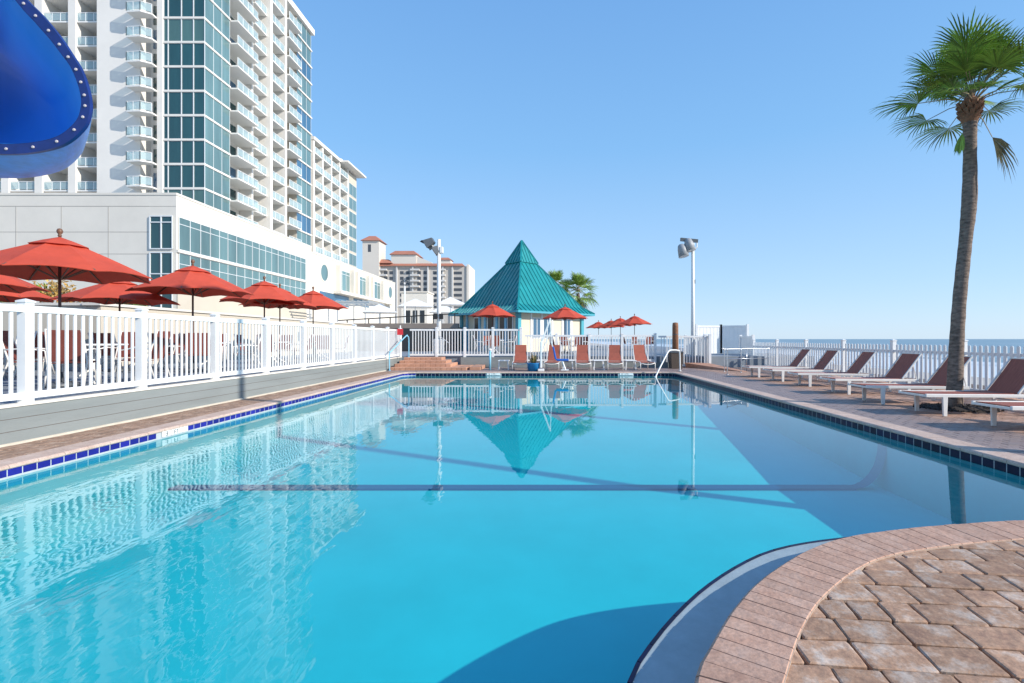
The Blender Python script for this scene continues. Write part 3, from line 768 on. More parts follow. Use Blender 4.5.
FL = [(-1.08,20.75,'terracotta lounger left of the blue tub at the far pool edge'),
      (.22,20.75,'terracotta lounger directly right of the blue tub, behind the lift arm'),
      (1.55,20.75,'terracotta lounger right of the blue pool lift seat'),
      (2.88,20.75,'second terracotta lounger from the right in the far row'),
      (4.22,20.75,'rightmost terracotta lounger in the far row, shadow streaks on its back')]
f0 = make_far_lounger(FL[0][2])
for i, (x,y,l) in enumerate(FL):
    o = f0 if i == 0 else dup(f0, (x,y,0), 0, l); o.location = (x,y,0); o.rotation_euler = (0,0,random.uniform(-.12,.12))
def make_side_table():
    t = thing('side_table', 'x', 'table', group='small white side tables between the far loungers')
    MB().box(-.23,.23,-.22,.22,.37,.41).build('table_top', M['table'], t, bevel=.008)
    for sx in (-1,1):
        for sy in (-1,1): MB().bar((sx*.18,sy*.17,.37),(sx*.21,sy*.2,0),.035).build('leg', M['table'], t)
    return t
st0 = None
for x, l in ((-1.78,'small white side table at the left end of the far lounger row'),(.92,'small white side table under the blue lift seat'),
             (2.22,'small white side table in the middle of the far lounger row'),(3.55,'small white side table between the two rightmost far loungers')):
    if st0 is None: st0 = make_side_table(); st0['label'] = l; st0.location = (x,21.1,0)
    else: dup(st0, (x,21.1,0), 0, l)
# ------------------------------------------------------------------ small far things
t = thing('planter_tub', 'blue tub planter with a spiky plant by the far pool edge', 'planter', (-.5,20.3,0))
MB().lathe([(.0,0),(.22,0),(.26,.30),(.275,.31),(.275,.33),(.24,.33),(.23,.28),(.01,.27)], 20).build('tub', M['tub'], t, True)
mb = MB()
for k in range(34):
    a = random.uniform(0,2*PI); l_ = random.uniform(.2,.5); d = random.uniform(.08,.28); w_ = .018
    c_ = Vector((math.cos(a),math.sin(a),0)); s_ = Vector((-c_.y,c_.x,0))*w_
    p0 = Vector((0,0,.28))+c_*.05; p1 = p0+c_*d*.5+Vector((0,0,l_*.7)); p2 = p0+c_*d+Vector((0,0,l_))
    mb.add([p0-s_,p0+s_,p1+s_,p1-s_,p2],[(0,1,2,3),(3,2,4)])
mb.build('foliage', M['leaf_gold'], t)
t = thing('pool_lift', 'white pool lift with slanted arm and blue seat at the far pool edge', 'pool lift', (0.05,20.15,0))
MB().box(-.38,-.12,-.18,.2,0,.10).build('base', M['white_metal'], t, bevel=.02)
MB().box(-.29,-.20,-.05,.05,.14,1.2).build('mast', M['white_metal'], t, bevel=.02)
mb = MB(); mb.bar((-.25,0,1.12),(.13,0,2.12),.06,.07); mb.bar((.12,0,2.15),(.16,0,1.15),.04,.045); mb.bar((-.22,0,.8),(.14,0,1.6),.04)
mb.build('arm', M['white_metal'], t, bevel=.01)
s = MB(); s.box(.36,.86,-.25,.22,.42,.50); s.build('seat', M['seatblue'], t, bevel=.03)
s = MB(); s.add([(.30,-.24,.48),(.38,-.24,.48),(.38,.22,.48),(.30,.22,.48),(.20,-.24,1.0),(.27,-.24,1.0),(.27,.22,1.0),(.20,.22,1.0)],[(3,2,1,0),(4,5,6,7),(0,1,5,4),(1,2,6,5),(2,3,7,6),(3,0,4,7)]); s.build('backrest', M['seatblue'], t, bevel=.03)
mb = MB(); mb.bar((.16,0,1.2),(.25,0,.9),.05); mb.bar((.25,0,.9),(.34,0,.45),.05); mb.bar((.6,-.2,.42),(.72,-.3,.08),.05); mb.box(.55,.85,-.42,-.18,.06,.09); mb.build('hanger', M['white_metal'], t)
# litter bin and wooden post
t = thing('litter_bin', 'square brown pebbled litter bin at the right end of the far fence', 'bin', (5.75,22.2,0))
mb = MB(); a, b_ = .24,.27
mb.add([(-a,-a,0),(a,-a,0),(a,a,0),(-a,a,0),(-b_,-b_,.68),(b_,-b_,.68),(b_,b_,.68),(-b_,b_,.68)],[(3,2,1,0),(4,5,6,7),(0,1,5,4),(1,2,6,5),(2,3,7,6),(3,0,4,7)]); mb.build('body', M['brown'], t, bevel=.015)
MB().box(-.29,.29,-.29,.29,.682,.76).build('lid', M['darkmetal'], t, bevel=.02)
t = thing('wooden_post', 'short round wooden post rising behind the brown litter bin', 'post', (5.85,22.62,0))
MB().lathe([(.14,0),(.135,1.9),(.12,2.03),(.02,2.05)], 14).build('timber', M['woodpost'], t, True)
MB().lathe([(.142,1.5),(.142,1.53)], 14).build('band', M['darkmetal'], t)
# handrails
def handrail(label, pts, m='white_metal', r=.024, loc=(0,0,0), extra=()):
    t = thing('handrail', label, 'handrail', loc)
    MB().tube(smooth(pts, 5), r, 10).build('rail', M[m], t, True)
    for p in extra: MB().tube(p, r*.9, 8).build('post', M[m], t, True)
    for p in (pts[0], pts[-1]):
        MB().lathe([(r*2.2,0),(r*2.0,.02),(r*1.1,.025)], 12, p).build('flange', M[m], t, True)
    return t
handrail('white tubular handrail dropping into the far right pool corner', [(4.15,18.95,-.15),(4.3,19.1,.1),(4.72,19.55,.70),(4.86,19.7,.84),(5.05,19.9,.86),(5.3,20.1,.84),(5.4,20.2,.74),(5.42,20.22,0)], r=.028)
handrail('pale blue handrail beside the brick steps at the left pool corner', [(-6.45,20.6,0),(-6.45,20.6,.72),(-6.4,20.7,.8),(-6.2,22.1,1.42),(-6.18,22.3,1.42),(-6.15,22.4,1.3),(-6.15,22.4,.49)], 'skypaint', .025)
handrail('grey ramp rail with two bars beyond the right deck opening', [(7.1,19.9,0),(7.1,19.9,.85),(7.15,19.95,.9),(9.2,20.9,.9),(9.3,20.95,.85),(9.3,20.95,0)], 'alu', .016, extra=([(8.2,20.43,.0),(8.2,20.43,.88)],[(7.15,19.95,.5),(9.25,20.93,.5)]))
handrail('thin grey ramp rail just before the first lounger on the right deck', [(6.6,18.2,0),(6.6,18.2,.85),(6.65,18.25,.9),(7.5,19.3,.9),(7.55,19.35,.85),(7.55,19.35,0)], 'alu', .016)
t = thing('shower_post', 'thin pale blue post standing before the far fence', 'post', (-2.35,21.0,0))
MB().tube([(0,0,0),(0,0,.82)], .045, 10).build('post', M['skypaint'], t, True); MB().lathe([(.07,.82),(.07,.87),(.03,.90)], 12).build('cap', M['white_metal'], t)
t = thing('safety_sign', 'small red sign on the white fence corner above the steps', 'sign', (-6.45,22.1,0))
MB().box(-.13,.13,-.01,.01,1.48,1.75).build('panel', M['redsign'], t, bevel=.004); MB().tube([(0,.03,.49),(0,.03,1.9)], .03, 8).build('post', M['white_metal'], t)
t = thing('brick_steps', 'four orange brick steps with rounded fronts up to the far terrace', 'steps', (0,0,0))
for k in range(4):
    mb = MB(); z0 = k*.1225; y0 = 20.75+k*.42; x0 = -6.5+k*.08; x1 = -3.75-k*.28 if k else -3.3
    n = int((x1-x0)/.21); w_ = (x1-x0)/n
    for i in range(n):
        zt = z0+.1225+random.uniform(-.003,.003); mb.box(x0+i*w_+.004, x0+(i+1)*w_-.004, y0+random.uniform(-.006,.006), 22.84, max(z0-.02,-.02), zt)
    mb.build('step', M['steps'], t, bevel=.012)
MB().box(-3.2,-2.75,20.9,22.8,-.02,.14).build('cheek', M['steps'], t, bevel=.015)
# brick ramp edge at right opening
t = thing('ramp_kerb', 'low brick ramp kerb beside the white fence wing', 'kerb', (0,0,0))
MB().add([(6.3,23.1,-.02),(7.3,22.4,-.02),(8.0,19.9,-.02),(7.8,19.9,-.02),(6.3,23.1,.22),(7.3,22.4,.22),(8.0,19.9,.015),(7.8,19.9,.015)],[(0,3,7,4),(4,7,6,5),(3,2,6,7),(2,1,5,6),(1,0,4,5)]).build('kerb', M['steps'], t)

# ------------------------------------------------------------------ floodlight poles
def flood(t, p, rz, tilt, s=1):
    """box floodlight with visor; s scale"""
    mb = MB(); a, b_ = .22*s, .34*s
    mb.add([(-.1*s,-.12*s,-.12*s),(-.1*s,.12*s,-.12*s),(-.1*s,.12*s,.12*s),(-.1*s,-.12*s,.12*s),(.30*s,-.24*s,-.2*s),(.30*s,.24*s,-.2*s),(.30*s,.24*s,.2*s),(.30*s,-.24*s,.2*s)],
           [(3,2,1,0),(4,5,6,7),(0,1,5,4),(1,2,6,5),(2,3,7,6),(3,0,4,7)])
    o = mb.build('floodlight', M['darkmetal'], t, bevel=.015); o.location = p; o.rotation_euler = (0, tilt, rz)
    MB().box(.301*s,.312*s,-.21*s,.21*s,-.17*s,.17*s).build('lens', M['glass_blue'], o)
    MB().box(.30*s,.42*s,-.25*s,.25*s,.2*s,.21*s).build('visor', M['darkmetal'], o)
t = thing('floodlight_pole', 'white pole with dark floodlights and speaker boxes behind the brick steps', 'light pole', (-5.0,23.35,.5))
MB().tube([(0,0,0),(0,0,3.0),(0,0,5.45)], [.115,.095,.075], 14).build('pole', M['white_metal'], t, True)
MB().box(-.22,.22,-.2,.2,0,.8).build('base', M['white_metal'], t, bevel=.03)
MB().bar((-.5,0,5.25),(.15,0,4.95),.06).build('crossarm', M['white_metal'], t)
flood(t, (-.32,-.05,5.35), PI*.97, .55, 1.05); flood(t, (.0,.1,5.05), PI*1.05, .6, 1.0)
MB().box(.05,.2,-.1,.1,4.8,5.1).build('ballast', M['white_metal'], t, bevel=.02)
for sx in (-1,1): MB().box(-.10+sx*.14-.09+.1,.09+sx*.14,-.18,-.02-.07,1.72,1.98).build('speaker_box', M['black'], t, bevel=.01)
MB().bar((.05,-.13,.95),(.5,-.2,.62),.03).build('bracket', M['white_metal'], t)
t = thing('floodlight_pole', 'slim white pole with two hooded lights beside the privacy enclosure', 'light pole', (7.05,24.0,0))
MB().tube([(0,0,0),(0,0,3.0),(0,0,5.9)], [.10,.085,.07], 14).build('pole', M['white_metal'], t, True)
MB().box(-.05,.10,-.06,-.09+.06,3.95,4.15).build('junction_box', M['darkmetal'], t)
# unseen taller pole, added to cast the shadow over the pool and left fence
t3 = thing('floodlight_pole', 'unseen tall white pole added to cast the shadow across pool and left fence', 'light pole', (9.4,4.15,0))
MB().tube([(0,0,0),(0,0,6),(0,0,12.5)], [.12,.105,.09], 14).build('pole', M['white_metal'], t3, True)
flood(t3, (-.3,0,12.4), PI, .5); flood(t3, (0,.3,12.4), PI*.5, .5)
def hood(t, p, rz, tilt):
    mb = MB(); mb.lathe([(.09,.30),(.16,.25),(.21,.08),(.25,-.32)], 14)
    o = mb.build('lamp_hood', M['hoodgrey'], t, True); o.location = p; o.rotation_euler = (tilt,0,rz)
    MB().lathe([(.235,-.321),(.235,-.325)], 14).build('lens', M['white'], o)
hood(t, (-.52,-.05,5.55), .9, -.25); hood(t, (-.2,-.05,5.82), .9, -.25)
MB().bar((-.6,0,6.08),(.24,0,6.0),.09,.16).build('crossarm', M['darkmetal'], t); MB().tube([(.2,0,5.98),(.2,0,5.7),(0,0,5.6)], .03, 8).build('bracket', M['white_metal'], t)
t = thing('street_lamp', 'distant thin lamp post with twin dark heads before the beige hotel', 'light pole', (-11.3,40,.47))
MB().tube([(0,0,0),(0,0,5.5)], [.09,.05], 10).build('pole', M['white_metal'], t, True)
for sx in (-1,1): MB().bar((sx*.05,0,5.5),(sx*.3,0,5.4),.16,.14).build('lamp_head', M['darkmetal'], t)
MB().bar((-.25,0,5.15),(.25,0,5.15),.1,.1).build('crossarm', M['darkmetal'], t)

# ------------------------------------------------------------------ kiosk
K = (-1.7, 35.0, .5)
t = thing('kiosk', 'cream poolside kiosk with a steep teal standing seam pyramid roof', 'kiosk', K, PI/4)
H = 2.95   # half side of the walls
MB().box(-H,H,-H,H,0,2.6).build('wall', M['cream'], t)
for sx, sy in ((-1,-1),(1,-1),(1,1),(-1,1)):
    MB().box(sx*H-.13,sx*H+.13,sy*H-.13,sy*H+.13,0,2.62).build('corner_post', M['tealpaint'], t)
for i, x in enumerate((-1.9,-.95,.0,.95,1.9)):      # face -y (right of the corner seen from the pool)
    MB().box(x-.06,x+.06,-H-.05,-H-.002,0,2.6).build('pilaster', M['vinyl'], t)
def kwin(face, c, w, z0, z1, m='glass_blue'):
    if face == 'y':
        f = MB().box(c-w/2-.07,c+w/2+.07,-H-.045,-H-.003,z0-.07,z1+.07).build('window', M['vinyl'], t)
        MB().box(c-w/2,c+w/2,-H-.06,-H-.046,z0,z1).build('pane', M[m], f)
        MB().box(c-.02,c+.02,-H-.07,-H-.061,z0,z1).build('mullion', M['vinyl'], f)
    else:
        f = MB().box(-H-.045,-H-.003,c-w/2-.07,c+w/2+.07,z0-.07,z1+.07).build('window', M['vinyl'], t)
        MB().box(-H-.06,-H-.046,c-w/2,c+w/2,z0,z1).build('pane', M[m], f)
for c in (-1.42,-.48,1.42): kwin('y', c, .6, .9, 2.1)
for c, w_ in ((-2.2,.42),(-1.45,.5),(-.3,.6),(1.2,.5)): kwin('x', c, w_, .8, 2.2, 'dark')
for c in (-1.0-.8,-.9,.3,.9,2.3): MB().box(-H-.09,-H-.002,c-.09,c+.09,0,2.6).build('pilaster', M['skypaint'], t)
# roof: flared skirt, main pyramid, cap
def pyr(name, h0, z0, h1, z1, seams, parent, soff=True):
    mb = MB(); 
    mb.add([(-h0,-h0,z0),(h0,-h0,z0),(h0,h0,z0),(-h0,h0,z0),(-h1,-h1,z1),(h1,-h1,z1),(h1,h1,z1),(-h1,h1,z1)],
           [(0,1,5,4),(1,2,6,5),(2,3,7,6),(3,0,4,7),(3,2,1,0),(4,5,6,7)])
    o = mb.build(name, M['teal'], parent)
    s = MB()
    nrm_up = Vector((0,0,.03))
    for q in range(4):
        R_ = Matrix.Rotation(q*PI/2, 3, 'Z')
        k = int(h0/seams)
        for i in range(-k, k+1):
            x = i*seams
            # seam runs up the slope until it meets the hip
            tmax = 1.0 if abs(x) <= h1 else (h0-abs(x))/(h0-h1)
            if tmax <= .03: continue
            a = R_ @ Vector((x,-h0,z0)); b_ = R_ @ Vector((x,-h0+(h0-h1)*tmax, z0+(z1-z0)*tmax))
            s.bar(a+nrm_up*.6, b_+nrm_up*.6, .035, .06)
        a = R_ @ Vector((-h0,-h0,z0)); b_ = R_ @ Vector((-h1,-h1,z1)); s.bar(a+nrm_up, b_+nrm_up, .11, .08)
    s.build('seams', M['teal'], o); return o
zo = .5
pyr('roof_skirt', 3.62, 2.52, 3.02, 2.95, .36, t)
pyr('roof', 3.0, 2.952, .62, 6.2, .36, t)
pyr('roof_cap', .82, 6.05, .02, 7.66, .27, t)
mb = MB(); 
for q in range(4):
    R_ = Matrix.Rotation(q*PI/2, 3, 'Z'); mb.bar(R_@Vector((-3.6,-3.63,2.47)), R_@Vector((3.6,-3.63,2.47)), .05, .12)
mb.build('fascia', M['tealpaint'], t)
# slatted half screens near the kiosk seen through the far fence
# ------------------------------------------------------------------ walkway, pergola, parasols behind the steps
t = thing('raised_walkway', 'raised concrete walkway with dark railing left of the kiosk', 'walkway')
MB().box(-24,-5.9,33.6,34.0,1.15,2.35).build('parapet', M['walk'], t)
MB().box(-24,-5.9,34.0,36.4,1.9,2.1).build('slab', M['walk'], t)
MB().box(-11.0,-5.9,33.55,33.59,.5,2.02).build('opening_shade_sheet', M['dark'], t)  # flat dark sheet standing in for the shade beneath the walkway
mb = MB(); mb.bar((-14,33.7,2.55),(-5.9,33.7,3.02),.07,.07)
mb.build('handrail', M['black'], t); 
for k in range(6):
    x = -13.4+k*1.45; MB().bar((x,33.7,2.3),(x,33.7,2.58+.058*(x+13.4)),.06).build('rail_post', M['black'], t)
tag(MB().box(-24.2,-6.0,36.5,70,-2.5,2.1).build('upper_terrace', M['stucco_white']), kind='structure')
def parasol(x,y,z,h,r,label):
    t = thing('white_parasol', label, 'umbrella', (x,y,z), .3, 'white parasols on the upper terrace')
    mb = MB(); n = 4; vs = [(0,0,h)]
    for q in range(4): a = PI/4+q*PI/2; vs.append((r*math.cos(a), r*math.sin(a), h-.75))
    mb.add(vs, [(0,1,2),(0,2,3),(0,3,4),(0,4,1)]); c = mb.build('canopy', M['para_white'], t); s = c.modifiers.new('s','SOLIDIFY'); s.thickness = .02
    MB().tube([(0,0,0),(0,0,h)], .035, 8).build('pole', M['alu'], t)
parasol(-8.6,45,2.1,3.0,1.9,'white square parasol right of the floodlight pole above the walkway')
parasol(-11.5,44,2.1,2.75,2.1,'white square parasol left of the floodlight pole above the walkway')
parasol(-10.2,50,2.1,2.6,2.0,'white parasol farthest back on the upper terrace')
parasol(-13.6,41,2.1,2.1,1.9,'low white parasol beside the white podium end')
t = thing('service_block', 'small plain white rooftop block before the beige hotel', 'building', (-14.6,56,2.1))
MB().box(-1.6,1.3,0,3,0,4.4).build('wall', M['stucco_white'], t); MB().box(-1.7,1.4,-.1,3.1,4.4,4.55).build('coping', M['farlight'], t)
for x in (-1.1,-.3,.5): MB().box(x,x+.5,-.03,-.002,1.0,2.4).build('window', M['dark'], t)
t = thing('pergola', 'grey metal pergola frame in front of the white podium', 'pergola', (-19.6,47,2.1))
for x in (-2.6,0,2.6):
    for y in (0,4): MB().tube([(x,y,0),(x,y,2.6)], .06, 8).build('post', M['alu'], t)
for y in (0,4): MB().bar((-3,y,2.62),(3,y,2.62),.1,.16).build('beam', M['alu'], t)
mb = MB()
for k in range(13): mb.bar((-3+k*.5,-.4,2.76),(-3+k*.5,4.4,2.76),.05,.1)
mb.build('slats', M['alu'], t)
# beige garden walls of the left terrace, planter
t = thing('garden_wall', 'beige stucco wall behind the left terrace umbrellas', 'wall')
MB().box(-13.4,-13.0,14.6,44,.47,2.28).build('wall', M['stucco'], t); MB().box(-13.46,-12.94,14.5,44,2.281,2.36).build('coping', M['stucco_white'], t)
MB().box(-30,-13.41,14.6,15.0,.47,2.28).build('wall', M['stucco'], t); MB().box(-30,-13.47,14.54,15.06,2.281,2.36).build('coping', M['stucco_white'], t)
tag(MB().box(-30,-13.42,15.01,18.5,.47,2.15).build('planting_bed', M['mulch']), kind='structure')
def shrub(x, y, z, r, h, m, label, n=420, leaf=.07):
    t = thing('flowering_shrub', label, 'shrub', (x,y,z), 0, 'shrubs above the beige garden wall')
    mb = MB()
    blobs = [(random.uniform(-r,r)*.6, random.uniform(-r,r)*.6, random.uniform(.3,.85)*h, random.uniform(.3,.5)*r) for _ in range(7)]
    for i in range(n):
        bx,by,bz,br = random.choice(blobs); d = Vector((random.gauss(0,1),random.gauss(0,1),random.gauss(0,.8))).normalized()*br*random.uniform(.5,1.1)
        p = Vector((bx,by,bz))+d; p.z = max(.02,p.z); u = Vector((random.gauss(0,1),random.gauss(0,1),random.gauss(0,1))).normalized(); v_ = u.orthogonal().normalized()
        l_ = leaf*random.uniform(.6,1.5)
        mb.add([p-u*l_, p+v_*l_*.4, p+u*l_, p-v_*l_*.4],[(0,1,2,3)])
    mb.build('foliage', M[m], t)
    s = MB()
    for k in range(5): a = random.uniform(0,6.28); s.tube([(0,0,0),(math.cos(a)*r*.3,math.sin(a)*r*.3,h*.5)], .02, 5)
    s.build('stems', M['bark'], t)
for i, (x,y,r,h,m,l) in enumerate([(-17.3,16.2,.7,.75,'leaf','green shrub at the left photo edge above the beige wall'),(-15.5,16.2,.75,1.2,'leaf_gold','golden leaved shrub beside the pole of the biggest umbrella'),
        (-14.5,16.4,.7,1.0,'leaf_gold','orange leaved shrub right of the biggest umbrella pole'),(-13.9,16.8,.5,.7,'leaf','small green shrub at the right end of the planting above the wall')]):
    shrub(x,y,2.1,r,h,m,l)
t = thing('sago_plant', 'tall spiky dark plant between the shrubs above the beige wall', 'plant', (-16.4,16.4,2.1))
MB().tube([(0,0,0),(0,0,.6)], [.1,.08], 8).build('trunk', M['bark'], t); mb = MB()
for k in range(60):
    a = random.uniform(0,2*PI); e = random.uniform(-.2,1.2); d = Vector((math.cos(a)*math.cos(e),math.sin(a)*math.cos(e),math.sin(e))); s_ = d.orthogonal().normalized()*.02
    p0 = Vector((0,0,.6)); p1 = p0+d*.4; p2 = p0+d*.6-Vector((0,0,.08)); mb.add([p0-s_,p0+s_,p1+s_,p1-s_,p2],[(0,1,2,3),(3,2,4)])
mb.build('crown', M['frond'], t)

# ------------------------------------------------------------------ hotel podium
PX = -24.4
t = thing('hotel_podium', 'low white hotel podium with long bands of teal glass', 'building')
MB().box(-75,PX,33,52,-2.5,10.8).build('wall', M['stucco_white'], t)
MB().box(-75,PX+.04,32.96,52.02,10.8,10.95).build('coping', M['stucco_white'], t)
for z in (10.05, 6.9, 8.35): MB().box(-75,PX-1.8,32.992,33,z,z+.03).build('panel_joint', M['panel_groove'], t)
for x in (-28.9,-32.0,-35.0): MB().box(x,x+.03,32.991,33,2,10.05).build('panel_joint', M['panel_groove'], t)
MB().box(-75,PX+.002,32.99,33,10.05,10.07).build('panel_joint', M['panel_groove'], t)
def win_y(par, x0, x1, y, z0, z1, cols, m='glass', transom=None, name='window', fr=.07):   # facing -y
    f = MB().box(x0,x1,y-.03,y-.004,z0,z1).build(name, M[m], par)
    b = MB(); n = cols
    for i in range(n+1): x = x0+(x1-x0)*i/n; b.box(x-fr/2,x+fr/2,y-.09,y-.031,z0,z1)
    b.box(x0,x1,y-.085,y-.032,z0-fr/2,z0+fr/2); b.box(x0,x1,y-.085,y-.032,z1-fr/2,z1+fr/2)
    if transom: b.box(x0,x1,y-.082,y-.033,transom-fr/2,transom+fr/2)
    b.build('frame', M['mullion'], f); return f
def win_x(par, x, y0, y1, z0, z1, cols, m='glass_side', transom=None, name='window', fr=.055, ys=None):   # facing +x
    f = MB().box(x+.004,x+.03,y0,y1,z0,z1).build(name, M[m], par)
    b = MB(); n = cols
    for yv in (ys or [y0+(y1-y0)*i/n for i in range(n+1)]): b.box(x+.031,x+.055,yv-fr/2,yv+fr/2,z0,z1)
    b.box(x+.032,x+.052,y0,y1,z0-fr/2,z0+fr/2); b.box(x+.032,x+.052,y0,y1,z1-fr/2,z1+fr/2)
    if transom: b.box(x+.033,x+.049,y0,y1,transom-fr/2,transom+fr/2)
    b.build('frame', M['mullion'], f); return f
win_y(t, -26.1,-24.62,33,7.25,9.4,2,'glass',9.0); win_y(t, -26.1,-24.62,33,2.9,7.0,2,'glass',5.6)
segs = [33.2,36.3,38.3,41.5,44.4,47.6,50.7]
for i in range(6):
    a, b_ = segs[i], segs[i+1]; n = 3 if b_-a > 2.5 else 2
    ys = [a] + [a+(b_-a)*k/n for k in range(1,n)] + [b_-.02]
    win_x(t, PX, a, b_-.02, 7.25, 9.4, n, 'glass_side', 8.95, ys=ys, fr=.04); win_x(t, PX, a, b_-.02, 4.6, 7.0, n, 'glass_side', 6.3, ys=ys, fr=.04)
MB().box(PX+.003,PX+.14,33.0,50.75,7.03,7.21).build('band', M['stucco_white'], t)
MB().box(PX+.003,PX+.1,33.0,50.75,3.2,4.5).build('lower_panel', M['stucco'], t)
# long rear section with portholes
t2 = thing('hotel_annex', 'low white hotel wing with round porthole windows beyond the podium', 'building')
AX = -24.45
MB().box(-40,AX,52.05,81,-2.5,10.3).build('wall', M['stucco_white'], t2); MB().box(-40,AX+.05,52.06,81.05,10.301,10.42).build('coping', M['stucco_white'], t2)
def port(y, z, r):
    mb = MB(); n = 28
    vs = [(AX+.03, y+r*math.cos(2*PI*i/n), z+r*math.sin(2*PI*i/n)) for i in range(n)] + [(AX+.002, y+r*math.cos(2*PI*i/n), z+r*math.sin(2*PI*i/n)) for i in range(n)]
    mb.add(vs, [tuple(range(n))]+[(i,(i+1)%n,n+(i+1)%n,n+i) for i in range(n)]); f = mb.build('porthole', M['glass_side'], t2)
    r2 = r+.12; vs = []
    for rr, xx in ((r-.02,AX+.06),(r2,AX+.06),(r2,AX+.001),(r-.02,AX+.031)):
        vs += [(xx, y+rr*math.cos(2*PI*i/n), z+rr*math.sin(2*PI*i/n)) for i in range(n)]
    MB().add(vs, [(a*n+i, a*n+(i+1)%n, ((a+1)%4)*n+(i+1)%n, ((a+1)%4)*n+i) for a in range(4) for i in range(n)]).build('frame', M['stucco_white'], f)
port(55.1, 8.6, .92); port(78.4, 8.6, .9)
for a, b_ in ((58.7,62.2),(64.4,67.7),(69.9,73.6)):
    win_x(t2, AX, a, b_, 7.1, 9.5, 3, 'glass_side', 9.1)
    MB().box(AX+.002,AX+.5,b_+.15,b_+.55,6.9,9.9).build('pier', M['stucco_white'], t2); MB().box(AX+.002,AX+.5,a-.55,a-.15,6.9,9.9).build('pier', M['stucco_white'], t2)
MB().box(AX+.002,AX+.9,57.5,78,6.55,6.88).build('ledge', M['stucco_white'], t2)
MB().box(AX+.002,AX+.02,54,62,5.2,6.5).build('window', M['glass_blue'], t2); MB().box(AX+.002,AX+.02,63.5,69,5.6,6.5).build('window', M['glass_blue'], t2)

# ------------------------------------------------------------------ hotel tower
t = thing('hotel_tower', 'tall white hotel tower with teal glass corner and stacked balconies', 'building')
Z0, FH = 20.0, 3.03; ks = range(-4, 12); ZT = Z0+FH*12
TX = -42.4
core = MB()
core.box(-76,-44.3,65.6,90.5,8,ZT); core.build('core_wall', M['tower_white'], t)
MB().box(-55.7,-50.3,62,65.7,8,ZT+1).build('plain_wall', M['tower_white'], t)
MB().box(-48.25,-47.55,62.0,65.7,8,ZT).build('column', M['tower_white'], t)
MB().box(-50.3,-48.25,63.6,65.7,8,ZT).build('recess_wall', M['tower_white'], t)
MB().box(-47.55,-42.55,62.2,67.2,8,ZT).build('corner_wall', M['stucco'], t)
MB().box(-76.5,-42.0,61.8,90.8,ZT+.0,ZT+1).build('roof_slab', M['tower_white'], t)
far = MB(); farr = MB()
def in_view(y, z): return z < 1.3+339/500*y+3 and z > 9
def balcony(x0,x1,y0,y1,z,dirn,poly=None,door=None):
    """slab with glass railing; dirn 'y' faces the camera, 'x' faces the sea"""
    vis = in_view((y0+y1)/2, z)
    slab = MB()
    if poly: slab.add([(a,b_,z-.18) for a,b_ in poly]+[(a,b_,z) for a,b_ in poly], [tuple(range(len(poly)-1,-1,-1)), tuple(range(len(poly),2*len(poly)))]+[(i,(i+1)%len(poly),len(poly)+(i+1)%len(poly),len(poly)+i) for i in range(len(poly))])
    else: slab.box(x0,x1,y0,y1,z-.18,z)
    rail = MB(); gl = MB()
    path = poly[:-1] if poly else ([(x0+.04,y0+.05),(x1-.04,y0+.05)] if dirn == 'y' else [(x1-.05,y0+.05),(x1-.05,y1-.05)])
    for i in range(len(path)-1):
        a = Vector((*path[i],z)); b_ = Vector((*path[i+1],z)); L_ = (b_-a).length; n = max(1, round(L_/1.2))
        rail.bar(a+Vector((0,0,1.08)), b_+Vector((0,0,1.08)), .06)
        for k in range(n+1): c = a.lerp(b_, k/n); rail.bar(c, c+Vector((0,0,1.07)), .06)
        gl.bar(a+Vector((0,0,.55)), b_+Vector((0,0,.55)), .02, .9)
    if not vis: 
        far.add(slab.v, slab.f); farr.add(rail.v, rail.f); return
    b = slab.build('balcony', M['soffit'], t); r = rail.build('railing', M['vinyl'], b); gl.build('glazing', M['rail_glass'], b)
    if door:
        MB().box(*door).build('door', M['glass_blue' if random.random() < .6 else 'glass'], b)
for k in ks:
    z = Z0+FH*k
    # projecting front balconies with chamfered corner
    balcony(-51.0,-48.3,60.6,63.6,z,'y',poly=[(-51.0,62.0),(-51.0,60.75),(-49.2,60.6),(-48.26,61.2),(-48.26,61.98)], door=(-49.9,-48.5,63.55,63.598,z+.02,z+2.4))
    # recessed wing bays
    for bx in (-58.9,-63.1,-67.3,-71.5):
        balcony(bx,bx+3.2,62.75,65.6,z,'y',door=(bx+1.0,bx+2.9,65.55,65.598,z+.02,z+2.35))
    # glazed corner, one window per floor and face
    if in_view(62, z):
        win_y(t, -47.5,-42.42,62.2,z+.12,z+FH-.12,1,random.choice(['glass','glass','glass_curtain']),None); 
        f = [c for c in t.children if c.name.startswith('window')][-1]
        fr = [c for c in f.children][0]
        for x in (-46.95,-45.3,-43.8): MB().box(x-.05,x+.05,62.10,62.168,z+.1,z+FH-.1).build('mullion', M['mullion'], f)
        win_x(t, -42.55, 62.3,67.2, z+.12, z+FH-.12, 3, 'glass_side')
    MB().box(-47.6,TX,62.05,67.3,z-.12,z+.12).build('floor_band', M['tower_white'], t)
# piers of recessed wing
for x in (-59.85,-64.05,-68.25,-72.45): MB().box(x,x+.95,62.6,65.7,8,ZT).build('pier', M['tower_white'], t)
MB().box(-56.65+.9,-55.72+.0,62.6,65.7,8,ZT).build('pier', M['tower_white'], t)
MB().box(-76,-55.8,62.0,65.6,17.9,18.6).build('transfer_slab', M['stucco'], t)
